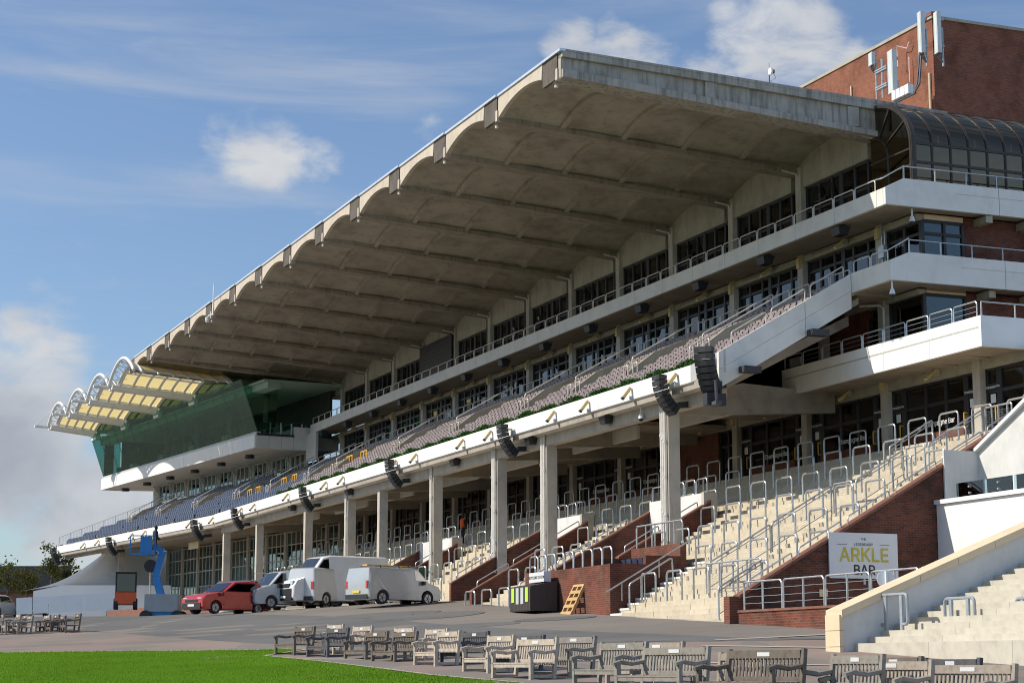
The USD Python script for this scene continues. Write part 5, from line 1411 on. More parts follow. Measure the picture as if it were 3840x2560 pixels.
for i, a in enumerate(VA[1:]):
    bf = bfront(a); zz = zfoot(bf, a)
    m = MB().hexa([(bf + .2, a - .55, zz - .22), (bf + .2, a + .35, zz - .22), (-7.4, a + .35, 22.62), (-7.4, a - .55, 22.62)], [(bf + .2, a - .7, zz + .12), (bf + .2, a + .5, zz + .12), (-7.4, a + .5, 23.0), (-7.4, a - .7, 23.0)]); build(m, 'valley_beam', 'vault_white', ex)
    m = MB().tube([(bf - 1.15, a, zz + .02), (bf + .7, a, zz)], .13, 8); build(m, 'nose_tube', 'vault_white', ex)
    m = MB()
    if i == 3: m.tube([(bf - 1.0, a, zz + .08), (bf + .1, a - 1.6, zz + 1.6)], .04, 5)
    else: m.tube([(bf - .9, a, zz + .1), (bf + .3, a - 1.0, zz + 1.3)], .04, 5).tube([(bf - .9, a, zz + .1), (bf + .3, a + 1.0, zz + 1.3)], .04, 5)
    build(m, 'nose_brace', 'vault_white', ex)
    w = .72        # trapezoid end of the valley beam at the glass
    m = MB().hexa([(-7.42, a - .6, 22.28), (-7.42, a + .5, 22.28), (-7.1, a + .5, 22.28), (-7.1, a - .6, 22.28)], [(-7.42, a - 1.2, 23.0), (-7.42, a + 1.1, 23.0), (-7.1, a + 1.1, 23.0), (-7.1, a - 1.2, 23.0)]); build(m, 'beam_end', 'vault_white', ex)
for i in range(4):    # back arch on the glass line, with glass under it
    a0, a1 = VA[i], VA[i + 1]; pp = [(-7.4, a0 + (a1 - a0) * t, 22.9 + varc(t)) for t in np.linspace(0, 1, 17)]
    build(MB().tube(pp, .20, 6), 'back_arch', 'vault_white', ex, smooth=50)
    m = MB().prism([(y, z) for _, y, z in pp] + [(a1, 22.6), (a0, 22.6)], 0, -7.36, -7.34); build(m, 'tympanum_pane', 'glass_green', ex)
    vv = [(x, a0 + (a1 - a0) * t, 22.9 + varc(t)) for x in (-7.3, -.4) for t in np.linspace(0, 1, 13)]
    m = MB().add(vv, [(k, k + 1, 13 + k + 1, 13 + k) for k in range(12)]); build(m, 'inner_vault', 'green_ceiling', ex)
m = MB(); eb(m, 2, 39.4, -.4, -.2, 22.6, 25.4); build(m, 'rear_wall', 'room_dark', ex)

# storey below the box: pale framed windows set in the wall
for q in range(9):
    a0, a1 = 0.1 + q * 3.65, 0.1 + (q + 1) * 3.65 - .35
    bb = -1.9 - .035 * a0
    f = window(0, 1, 0, 1, (0, 1), (0, 1), parent=ex, fine=False) if False else None
    fr = MB()
    for t in (0, .12, .42, .74, 1.0): fr.box(bb - .05, bb + .05, a0 + (a1 - a0) * t - .06, a0 + (a1 - a0) * t + .06, 16.25, 17.72)
    for z in (16.25, 17.62): fr.box(bb - .05, bb + .05, a0, a1, z, z + .1)
    w = build(fr, 'window', 'frame_pale', ex)
    for t0, t1 in ((0, .12), (.12, .42), (.42, .74), (.74, 1)): build(MB().box(bb - .01, bb + .01, a0 + (a1 - a0) * t0 + .06, a0 + (a1 - a0) * t1 - .06, 16.3, 17.65), 'pane', 'glass_teal', w)
    m = MB(); eb(m, a1, a1 + .36, bb - .08, bb + .3, 15.9, 17.75); build(m, 'wall_pier', 'frame_pale', ex)
    m = MB(); m.bar((bb - .08, a1 + .1, 17.1), (bb - .55, a1 + .1, 17.66), .1); build(m, 'brace', 'frame_pale', ex)
m = MB(); eb(m, 0, 33, 1.6, 1.8, 15.9, 17.8); build(m, 'rear_wall', 'room_dark', ex)
m = MB(); eb(m, 33.0, 33.35, -3.3, -2.9, 15.9, 17.75); build(m, 'corner_post', 'white_paint', ex)
# under-box lamps
for q in range(6):
    t = thing('soffit_lamp', f'black round lamp under the glass pavilion floor, {["leftmost", "second from the left", "third from the left", "third from the right", "second from the right", "rightmost"][5 - q]} of its row', 'lamp', EW(4.5 + q * 6.4, -4.9, 17.72), EXT_ROT, 'black lamps under the pavilion floor')
    build(MB().cyl((0, 0, -.12), .36, .22, n=12), 'housing', 'black_plastic', t); build(MB().box(-.1, .1, -.5, .5, -.06, .02), 'bracket', 'dark_plastic', t)

# raked tier of this end with its fascia, seats and end rail
def a_end(b): return 47.0 - max(0, (b + 8.0)) * 3.9
for i in range(8):
    b0 = -8.1 + i * .72
    m = MB(); eb(m, 1.4 if i else 1.4, a_end(b0), b0, b0 + .82, deck(b0 - .05) - .36, deck(b0 - .05)); build(m, 'tier_tread', 'deck_concrete', ex)
m = MB().prism([(-8.15, 11.98), (-2.0, 15.6), (-2.0, 15.85), (-8.15, 12.25)], 1, 1.0, 30.0); build(m, 'tier_slab', 'deck_concrete', ex)
m = MB().hexa([(-8.1, 30, 11.98), (-8.1, 46.5, 11.98), (-4.2, 33, 14.2), (-4.2, 30, 14.2)], [(-8.1, 30, 12.3), (-8.1, 46.5, 12.3), (-4.2, 33, 14.5), (-4.2, 30, 14.5)]); build(m, 'tier_slab', 'deck_concrete', ex)
m = MB(); eb(m, 1, 33.2, -2.35, -2.2, 15.6, 16.3); build(m, 'walkway_parapet', 'parapet_beige', ex)
m = MB(); eb(m, .5, 33.2, -2.2, .4, 15.7, 15.9); build(m, 'walkway_slab', 'deck_concrete', ex)
FA = np.linspace(1.7, 47.0, 13)
for a, b in zip(FA, FA[1:]):
    m = MB(); eb(m, a + .012, b - .012, -8.2, -8.06, 12.25, 12.90); build(m, 'tier_fascia_panel', 'white_paint', ex)
    m = MB().prism([(-8.2, 12.246), (-7.5, 12.0), (-7.5, 12.1), (-8.06, 12.38)], 1, a + .012, b - .012); build(m, 'fascia_soffit_panel', 'balcony_paint', ex)
m = MB(); eb(m, 1.2, 46.6, -7.5, -7.1, 11.75, 12.2); build(m, 'edge_beam', 'deck_concrete', ex)
m = MB().hexa([(-8.2, 47.0, 12.25), (-7.0, 48.0, 12.3), (-7.0, 47.8, 12.3), (-8.06, 46.9, 12.25)], [(-8.2, 47.0, 12.9), (-7.0, 48.0, 13.2), (-7.0, 47.8, 13.2), (-8.06, 46.9, 12.9)]); build(m, 'fascia_corner', 'white_paint', ex)
pts, prev = [], None
for b in np.linspace(-8.0, -3.0, 11): pts.append((b, a_end(b) + .1, deck(b)))
m = MB().tube([(p[0], p[1], p[2] + 1.15) for p in pts], .032, 6).tube([(p[0], p[1], p[2] + .12) for p in pts], .02, 5)
for p in pts: m.bar(p, (p[0], p[1], p[2] + 1.15), .045)
for p, q in zip(pts, pts[1:]):
    for k in range(1, 7): c = np.array(p) * (1 - k / 7) + np.array(q) * k / 7; m.bar(c + (0, 0, .12), c + (0, 0, 1.13), .012)
build(m, 'end_rail', 'galvanised', ex)
for q in range(21):
    a = 1.2 + q * 1.5
    m = MB().tube([(x, y, z) for x, y, z in rounded([(-2.28, a, 16.3), (-2.28, a, 16.72), (-2.28, a + 1.4, 16.72), (-2.28, a + 1.4, 16.3)], .12)], .028, 6); build(m, 'walkway_rail', 'pale_rail', ex)
for a in (4, 13.5, 23, 31):
    va, vb = -6.2, -2.4
    m = MB().prism([(va, deck(va) - .2), (vb, deck(vb) - .2), (vb, deck(vb) + .42), (va + 1.2, deck(va + 1.2) + .95), (va, deck(va) + .75)], 1, a, a + .18); build(m, 'vomitory_wall', 'parapet_beige', ex)
    m = MB().tube(rounded([(va + .1, a + .09, deck(va)), (va + .1, a + .09, deck(va) + 1.3), (va + 3.2, a + .09, deck(va + 3.2) + 1.2), (va + 3.2, a + .09, deck(va + 3.2) + .6)], .1), .035, 6); build(m, 'vomitory_rail', 'pale_rail', ex)
    m = MB()
    for o in (-.55, .5): m.tube(rounded([(va, a + o, deck(va)), (va, a + o, deck(va) + 1.05), (va, a + o - .45, deck(va) + 1.05), (va, a + o - .45, deck(va))], .1), .032, 6)
    build(m, 'tier_guardrail', 'pale_rail', ex)
nv = []
for i in range(8):
    b = -8.1 + i * .72 + .42
    for a in np.arange(2.0, a_end(b) - .3, .48):
        if i > 2 and any(g - .5 < a < g + 1.3 for g in (4, 13.5, 23, 31)): continue
        if i < 3 and rng.random() < .03: continue
        nv.append((EW(a, b, deck(b - .15)), math.radians(EXT_ROT)))
nv += [(W(*s), rot) for s in FAR_NAVY]
nv.sort(key=lambda t: np.hypot(t[0][0], t[0][1]))
NAVY_NEAR, NAVY_FAR = nv[:120], nv[120:]
instancer('navy_seats', [('folded_seat', seat_parts('seat_navy'))], [t[0] for t in NAVY_FAR], [t[1] for t in NAVY_FAR], 'rows of dark navy folded seats on the far end of the raked tier', 'seats')

# ground floor of this end: tall pale framed glazing, ramped terrace, columns
for q in range(10):
    a0, a1 = -4 + q * 4.2, -4 + (q + 1) * 4.2 - .5
    fr = MB(); bb = -.2 - .0 * a0
    for t in (0, .25, .5, .75, 1.0): fr.box(bb - .05, bb + .05, a0 + (a1 - a0) * t - .05, a0 + (a1 - a0) * t + .05, 7.6, 12.2)
    for z in (8.6, 9.9, 11.1, 12.1): fr.box(bb - .045, bb + .045, a0, a1, z, z + .08)
    w = build(fr, 'glazing_frame', 'frame_pale', ex)
    for k in range(4):
        for z0, z1 in ((7.7, 9.9), (10.0, 11.1), (11.2, 12.1)): build(MB().box(bb - .01, bb + .01, a0 + (a1 - a0) * k / 4 + .05, a0 + (a1 - a0) * (k + 1) / 4 - .05, z0, z1), 'pane', 'glass_teal', w)
    m = MB(); eb(m, a1 + .02, a1 + .48, -.35, .2, 7.4, 12.3); build(m, 'facade_post', 'pillar_concrete', ex)
m = MB(); eb(m, -5, 39, 4.5, 4.7, 7, 12.6); build(m, 'rear_wall', 'room_wall', ex)
m = MB(); eb(m, -5, 38.6, -7.1, 4.5, 12.32, 12.45); build(m, 'ceiling', 'soffit_concrete', ex)
m = MB().prism([(-6.4, 5.2), (-.4, 8.0), (4.4, 8.0), (4.4, 7.5), (-6.4, 4.9)], 1, -2.0, 36); build(m, 'ramped_terrace', 'deck_concrete', ex)
m = MB().box(-6.5, -6.3, 2, 36, 4.9, 6.6); build(m, 'terrace_wall', 'brick_coping', ex)
for a in (40.6, 35.4): m = MB(); eb(m, a, a + .5, -5.6, -5.1, 4.5, 12.2); build(m, 'column', 'pillar_concrete', ex)
m = MB(); eb(m, 1, 2.6, -7.0, -6.9, 11.0, 11.6); m2 = MB(); eb(m2, 12.8, 15.2, -6.0, -5.9, 11.0, 11.55); build(m2, 'hanging_sign', 'lamp_cream', ex)

# barriers on that terrace (seen as a row of hoops under the stand's end)
for q in range(16):
    P = EW(3 + q * 2.1, -5.4 + .9 * (q % 3), 5.6 + .42 * (q % 3) + .05)
    copy(bk, 'crush_barrier', 'grey steel hoop crush barrier on the ramped terrace of the glass end', 'barrier', P, EXT_ROT, 'crush barriers on the far ramped terrace')

for s, r in NAVY_NEAR:
    copy(navy, 'tier_seat', 'dark navy folded plastic seat on the far part of the raked upper tier', 'seat', s, math.degrees(r), 'navy folded seats of the upper tier')

# ------------------------------------------------------------------ loudspeakers, floodlights and cameras on the stand
def array_kit():
    k = kit('line_array')
    n = 8
    ang = 0.0; p = np.array([0.0, 0.0, 0.0])
    for i in range(n):           # a column of boxes curving inwards towards the bottom
        d = np.array([math.sin(ang), 0, -math.cos(ang)]); c = p + d * .135; f = np.array([-math.cos(ang), 0, -math.sin(ang)])
        lo = [c + d * .13 + f * .28 + np.array([0, s * .42, 0]) for s in (-1, 1)] + [c + d * .10 - f * .22 + np.array([0, s * .36, 0]) for s in (1, -1)]
        hi = [c - d * .13 + f * .28 + np.array([0, s * .42, 0]) for s in (-1, 1)] + [c - d * .12 - f * .22 + np.array([0, s * .36, 0]) for s in (1, -1)]
        build(MB().hexa(lo, hi), 'speaker_box', 'black_plastic', k)
        gr = MB().hexa([c + d * .11 + f * .285 + np.array([0, s * .16, 0]) for s in (-1, 1)] + [c + d * .11 + f * .275 + np.array([0, s * .16, 0]) for s in (1, -1)], [c - d * .11 + f * .285 + np.array([0, s * .16, 0]) for s in (-1, 1)] + [c - d * .11 + f * .275 + np.array([0, s * .16, 0]) for s in (1, -1)])
        build(gr, 'grille', 'dark_plastic', k)
        p = p + d * .27; ang += .125
    build(MB().bar(p + (.1, 0, .35), p + (.9, 0, .42), .42, .30), 'bracket', 'black_plastic', k)
    build(MB().box(.0, .9, -.05, .05, -.35, -.22), 'hanger', 'galvanised', k)
    return k


ak = array_kit()
ORDN = ['rightmost, largest looking', 'second from the right', 'third from the right', 'fourth from the right', 'fifth from the right', 'sixth from the right', 'third from the left', 'second from the left', 'leftmost']
for i, u in enumerate([-2.6, 1.4, 17.9, 34.6, 51.9, 69.7]):
    if i == 0: P, r, sc_ = W(-1.6, -8.75, 13.35), STAND_ROT + 38, .85
    else: P, r, sc_ = W(u + .2, VF - .45, 12.72), STAND_ROT, .74
    copy(ak, 'loudspeaker_array', f'black curved loudspeaker array on the white fascia, {ORDN[i]}', 'loudspeaker', P, r, 'loudspeaker arrays along the fascia', sc_)
for i, a in ((6, 6.2), (7, 28.6), (8, 46.6)):
    copy(ak, 'loudspeaker_array', f'black curved loudspeaker array on the white fascia, {ORDN[i]}', 'loudspeaker', EW(a, -8.65, 12.72), EXT_ROT, 'loudspeaker arrays along the fascia', .78)
t = thing('speaker_bracket', 'dark steel bracket under the rightmost loudspeaker array', 'bracket', W(-1.4, -8.2, 11.2), STAND_ROT)
build(MB().box(-.5, .3, -.2, .15, 0, .45), 'base_box', 'black_plastic', t); build(MB().tube([(-.2, -.4, .1), (-.3, -.5, .9)], .07, 6).box(-.35, -.1, -.6, -.1, -.02, .1), 'arm', 'cable_dark', t)
fk = kit('fascia_floodlight')
build(MB().bar((-.40, 0, -.22), (-.06, 0, .22), .13, .12), 'lamp_tube', 'lamp_cream', fk); build(MB().box(-.10, 0, -.06, .06, -.26, -.12), 'bracket', 'grey_plastic', fk); build(MB().bar((-.43, 0, -.26), (-.39, 0, -.20), .14, .13), 'end_cap', 'cable_dark', fk)
US_ = [1.0, 5.1, 9.3, 12.9, 20.6, 24.4, 31.5, 34.9, 44.7, 48.3, 57.0, 65.6, 69.3]
for i, u in enumerate(US_):
    copy(fk, 'fascia_floodlight', f'cream tube floodlight on the white fascia, number {i + 1} counting from the right end' if i else 'cream tube floodlight on the white fascia, nearest to its right corner', 'floodlight', W(u, VF, 12.5), STAND_ROT, 'cream floodlights on the fascia')
for i, a in enumerate([3.0, 8.2, 19.5, 23.0, 33.0, 37.5]):
    copy(fk, 'fascia_floodlight', f'cream tube floodlight below the navy seats, {["first", "second", "third", "fourth", "fifth", "sixth"][i]} left of the hedge end', 'floodlight', EW(a, -8.2, 12.5), EXT_ROT, 'cream floodlights on the fascia')
wk = kit('wall_floodlight')
build(MB().bar((-.62, 0, -.30), (-.12, 0, .12), .16, .10), 'lamp_tube', 'lamp_cream', wk); build(MB().box(-.16, 0, -.05, .05, -.1, .12), 'bracket', 'grey_plastic', wk)
for lvl, z, ks in (('top of the middle windows', 18.85, range(0, 12)), ('top of the bar windows', 12.55, range(-2, 10))):
    for k in ks:
        copy(wk, 'wall_floodlight', f'cream tube lamp tilted out from the wall at the {lvl}', 'lamp', W(k * B + 2.2, -.08, z), STAND_ROT, f'cream tube lamps at the {lvl}')
sk = kit('ceiling_speaker')
build(MB().hexa([(-.22, -.28, -.42), (.16, -.28, -.42), (.16, .28, -.42), (-.22, .28, -.42)], [(-.30, -.34, -.10), (.25, -.34, -.10), (.25, .34, -.10), (-.30, .34, -.10)]), 'cabinet', 'black_plastic', sk)
build(MB().box(-.04, .04, -.30, .30, -.12, .02), 'bracket', 'dark_plastic', sk)
OR = ['first', 'second', 'third', 'fourth', 'fifth', 'sixth', 'seventh', 'eighth', 'ninth', 'tenth', 'eleventh', 'twelfth', 'thirteenth', 'fourteenth']
for k in range(13):
    copy(sk, 'ceiling_speaker', f'black speaker under the upper balcony soffit, {OR[k]} from the right end', 'speaker', W(k * 6.07 + .25, -1.6, 19.0), STAND_ROT, 'black speakers under the upper balcony')
bkp = kit('beam_speaker')
build(MB().hexa([(-.34, -.22, -.34), (-.02, -.22, -.30), (-.02, .22, -.30), (-.34, .22, -.34)], [(-.42, -.30, -.02), (-.0, -.30, .0), (-.0, .30, .0), (-.42, .30, -.02)]), 'cabinet', 'black_plastic', bkp); build(MB().box(-.05, .05, -.03, .03, 0, .2), 'bracket', 'dark_plastic', bkp)
for i, u in enumerate([8.6, 16.9, 27.0, 45.2, 57.8, 72.4]):
    copy(bkp, 'beam_speaker', f'small black speaker on the beam below the fascia, {OR[i]} from the right', 'speaker', W(u, -7.95, 12.0), STAND_ROT, 'small black speakers on the beam')
t = thing('stringer_floodlight', 'dark flat floodlight fixed low on the sloping white stringer', 'floodlight', W(-1.35, -3.6, 14.15), STAND_ROT)
build(MB().box(-.5, .25, -.22, .22, -.02, .22), 'housing', 'dark_plastic', t); build(MB().box(-.1, .0, .2, .32, .05, .15), 'bracket', 'black_plastic', t)
t = thing('stringer_floodlight', 'dark flat floodlight by the lower end of the sloping white stringer', 'floodlight', W(-1.35, -6.6, 12.55), STAND_ROT)
build(MB().box(-.5, .25, -.22, .22, -.02, .22), 'housing', 'dark_plastic', t); build(MB().box(-.1, .0, .2, .32, .05, .15), 'bracket', 'black_plastic', t)
ck = kit('dome_camera')
build(MB().cyl((0, 0, -.18), .035, .36, n=8).cyl((0, 0, -.42), .12, .20, n=12, r2=.07), 'mount', 'white_plastic', ck); build(MB().ball((0, 0, -.53), .11, 1), 'dome', 'black_plastic', ck)
for lab, P in (('white dome camera hanging under the top balcony corner', W(-3.3, -.6, 19.0)), ('white dome camera hanging under the middle balcony corner', W(-3.6, -1.8, 16.02)), ('white dome camera under the beam left of the second column', W(5.4, -8.05, 12.05))):
    copy(ck, 'dome_camera', lab, 'camera', P, STAND_ROT)

# ------------------------------------------------------------------ signs, bin and pallet by the terrace
t = in_stand('bar_sign', 'pale grey board on the brick wall reading The Legendary Arkle Bar', 'sign')
build(MB().box(-10.25, -7.75, UR - .08, UR - .03, 4.33, 5.75), 'board', 'sign_white', t)


def lettering(word, h, vc, z, mt, bold=False):
    tm = meshkit.text_mesh(word, h, .004, bold); v = tm.vertices
    build(MB().add(np.column_stack([vc - v[:, 0].max() / 2 + v[:, 0], UR - .082 - v[:, 2], z + v[:, 1]]), tm.faces), 'lettering', mt, t)


lettering('THE', .075, -9.0, 5.52, 'ink_black'); lettering('LEGENDARY', .085, -9.0, 5.35, 'ink_black'); lettering('ARKLE', .42, -9.0, 4.86, 'ink_olive', True); lettering('BAR', .30, -9.0, 4.45, 'ink_black', True)
for a in (-9.95, -8.4): build(MB().box(a, a + .35, UR - .086, UR - .081, 5.38, 5.395), 'rule_line', 'ink_black', t)
BZ = float(gz(*W(5, -13)[:2]))
t = thing('recycling_bin', 'dark brown slatted recycling bin with a white sign on its top', 'bin', W(3.6, -13.1, BZ), STAND_ROT)
build(MB().prism([(-.55, 0), (.55, 0), (.55, 1.14), (-.55, .95)], 1, 0, 2.1), 'cabinet', 'bin_brown', t)
for q in range(14): build(MB().box(-.57, -.552, .02 + q * .149, .15 + q * .149, .03, .92), 'slat', 'bin_brown', t)
for q in range(4): build(MB().box(-.59, -.572, .2 + q * .47, .48 + q * .47, .28 if q in (1, 2) else .35, .90), 'poster', 'grey_plastic' if q in (1, 2) else 'lime', t)
build(MB().box(.1, .4, .25, 1.75, 1.12, 1.50), 'sign_box', 'sign_white', t)
tm = meshkit.text_mesh('RECYCLING STATION', .11, .004); v = tm.vertices
build(MB().add(np.column_stack([.095 - v[:, 2], 1.0 + v[:, 0].max() / 2 - v[:, 0], 1.25 + v[:, 1]]), tm.faces), 'lettering', 'ink_black', t)
t = thing('pallet', 'wooden pallet leaning against the red brick block beside the bin', 'pallet', W(1.3, -13.0, float(gz(*W(1.3, -13)[:2]))), STAND_ROT)
for q in range(5): build(MB().bar((.02 + .52 * q * .255 / .6 * .6, 0, q * .26 + .06), (.02 + .52 * q * .255, 1.0, q * .26 + .06), .13, .03, up=(.9, 0, -.4)), 'board', 'pallet_wood', t)
for y in (.06, .5, .94): build(MB().bar((.05, y, 0), (.62, y, 1.15), .09, .10), 'bearer', 'pallet_wood', t)
p = at_depth(3322, 2170, 47.5)
t = thing('disc_sign', 'round white disc sign on a white post before the bar sign', 'sign', (p[0], p[1], p[2] - 2.2))
build(MB().cyl((0, 0, 2.2), .22, .03, axis=1, n=24), 'disc', 'white_plastic', t); build(MB().cyl((0, -.06, 1.15), .035, 2.5, n=8), 'post', 'white_plastic', t)

# ------------------------------------------------------------------ the nearer flight of steps at the right edge
fs = in_stand('near_steps', 'nearer flight of pale stone steps with a cream coped side wall', 'steps')
build(MB().prism([(-18.5, 1.2), (-9, 1.2), (-9, 6.45), (-18.5, 2.72)], 1, -26.6, -26.02), 'side_wall', 'render_grey', fs)
for q in range(9): 
    a, b = -18.55 + q * 1.06, -18.55 + (q + 1) * 1.06 - .012; zz = lambda v: 2.73 + .393 * (v + 18.5)
    build(MB().prism([(a, zz(a)), (b, zz(b)), (b, zz(b) + .17), (a, zz(a) + .17)], 1, -26.66, -25.96), 'coping_stone', 'coping_cream', fs)
for q in range(3): build(MB().box(-18.6, -18.5, -26.62, -26.0, 1.7 + q * .36, 2.05 + q * .36), 'pier_stone', 'coping_cream', fs)
for i in range(26):
    for q in range(3): build(MB().box(-18.23 + i * .35, -17.6 + i * .35, -26.66 - (q + 1) * 2.9, -26.67 - q * 2.9, 1.3 + i * .145, 2.13 + i * .145), 'step', 'step_stone_grey', fs)
nk = kit('near_barrier')
build(MB().tube([S(*x) for x in rounded([(-.12, 0, .38), (.12, 0, .38), (.12, 0, 1.05), (-1.0, 0, 1.05), (-1.0, 0, .38), (-.78, 0, .38)], .13, 5)], .038, 8), 'hoop', 'grey_rail', nk, smooth=40)
for u in (-.12, -.76): build(MB().bar(S(u, .0, 0), S(u, 0, 1.03), .10, .05), 'post', 'grey_rail', nk)
for px, py, d, lab in ((3315, 2405, 45.5, 'nearest to the coped wall'), (3560, 2422, 44.6, 'second along the lowest row'), (3590, 2262, 49.0, 'on the upper row by the wall'), (3830, 2425, 43.5, 'cut by the right picture edge')):
    P = at_depth(px, py, d - 1.2); copy(nk, 'step_barrier', f'thick grey tubular barrier on the near steps, {lab}', 'barrier', P, STAND_ROT, 'thick barriers on the near steps')

# ------------------------------------------------------------------ benches
def bench_kit(name, L, wood):
    k = kit(name)
    for y in (0, L - .07):
        build(MB().bar((.0, y + .035, 0), (.10, y + .035, .90), .07, .07), 'leg', wood, k); build(MB().box(-.55, -.48, y, y + .07, 0, .60), 'leg', wood, k)
        build(MB().tube([(-.60, y + .035, .60), (-.45, y + .035, .64), (-.2, y + .035, .61), (.06, y + .035, .65)], .04, 5), 'arm', wood, k); build(MB().box(-.5, .0, y + .015, y + .055, .12, .18), 'stretcher', wood, k)
    build(MB().box(.045, .115, .07, L - .07, .76, .88), 'top_rail', wood, k); build(MB().box(.02, .07, .07, L - .07, .42, .49), 'lower_rail', wood, k); build(MB().box(-.54, -.49, .07, L - .07, .32, .40), 'seat_rail', wood, k)
    n = int((L - .14) / .085)
    for q in range(n): y = .09 + (L - .18) * (q + .5) / n; build(MB().bar((.045, y, .48), (.082, y, .77), .045, .018), 'back_slat', wood, k)
    for q in range(6): build(MB().box(-.55 + q * .092, -.475 + q * .092, .02, L - .02, .39, .415), 'seat_slat', wood, k)
    build(MB().box(.036, .046, L * .42, L * .58, .79, .85), 'plaque', 'sign_white', k)
    return k


BENCH = {}
c3_, c4_, c5_ = (lambda x, y: (960 + x / 2.45, 1920 + y / 2.45)), (lambda x, y: (1920 + x / 2.45, 1920 + y / 2.45)), (lambda x, y: (2880 + x / 2.45, 1920 + y / 2.45))
TONE = ['brown', 'pale brown', 'cream bleached', 'charcoal', 'light tan']
front = [(c3_, 515, 1050, 720, 0), (c3_, 825, 1062, 1010, 3), (c3_, 1185, 1095, 1425, 0), (c3_, 1455, 1095, 1720, 0), (c3_, 1845, 1090, 2040, 2), (c3_, 2340, 1130, 2595, 2), (c4_, 385, 1160, 790, 2), (c4_, 1205, 1195, 1640, 1), (c4_, 1775, 1235, 2350, 1), (c5_, 300, 1260, 880, 0), (c5_, 1020, 1310, 1490, 1), (c5_, 1470, 1365, 2240, 4), (c5_, 2240, 1400, 2900, 4)]
back = [(c3_, 780, 1030, 940, 2), (c3_, 1045, 1045, 1250, 2), (c3_, 1430, 1060, 1655, 2), (c3_, 1735, 1070, 1990, 2), (c3_, 2110, 1095, 2340, 3), (c4_, 265, 1130, 610, 3), (c4_, 735, 1140, 1120, 1), (c4_, 1540, 1195, 2020, 4), (c5_, -60, 1290, 290, 4), (c5_, 1380, 1330, 1755, 0), (c5_, 1920, 1345, 2230, 3)]
C2_ = lambda x, y: (x / 2.45, 1920 + y / 2.45)
left = [(C2_, 725, 930, 800, 0), (C2_, 585, 950, 660, 0), (C2_, 445, 945, 522, 4), (C2_, 285, 950, 355, 1), (C2_, 175, 935, 237, 4), (C2_, 20, 935, 80, 1), (C2_, -40, 935, 40, 0), (C2_, 240, 945, 285, 1), (C2_, 530, 940, 575, 0)]
NAMES = ['first', 'second', 'third', 'fourth', 'fifth', 'sixth', 'seventh', 'eighth', 'ninth', 'tenth', 'eleventh', 'twelfth', 'thirteenth']
for row, lst, grp in (('front row along the lawn', front, 'benches along the lawn'), ('back row behind them', back, 'benches along the lawn'), ('far left cluster', left, 'benches of the far left cluster')):
    for i, (cf, x0, y0, x1, tn) in enumerate(lst):
        px, py = cf(x0, y0); X = px
        d = float(np.interp(X, [1170, 1700, 2087, 2420, 3000, 3800], [54, 45, 38.5, 34.5, 28.5, 27])) + (2.2 if lst is back else 0)
        if lst is left: d = 82 + (i % 3) * 1.5
        P = at_depth(px, py, d)
        w = (cf(x1, 0)[0] - px) / 7220 * d; L = float(np.clip(round(w / .56 / .3) * .3, 1.2, 1.8))
        if lst is left: L = 1.2
        key = (L, tn)
        if key not in BENCH: BENCH[key] = bench_kit(f'bench_{len(BENCH)}', L, f'bench_wood_{tn}')
        z = P[2] - .88
        copy(BENCH[key], 'bench', f'{TONE[tn]} slatted wooden bench, {NAMES[i]} from the {"right" if lst is left else "left"} in the {row}', 'bench', (P[0], P[1], z), (-150 if lst is not left else -158) + 360 - 180 + rng.uniform(-4, 4), grp)

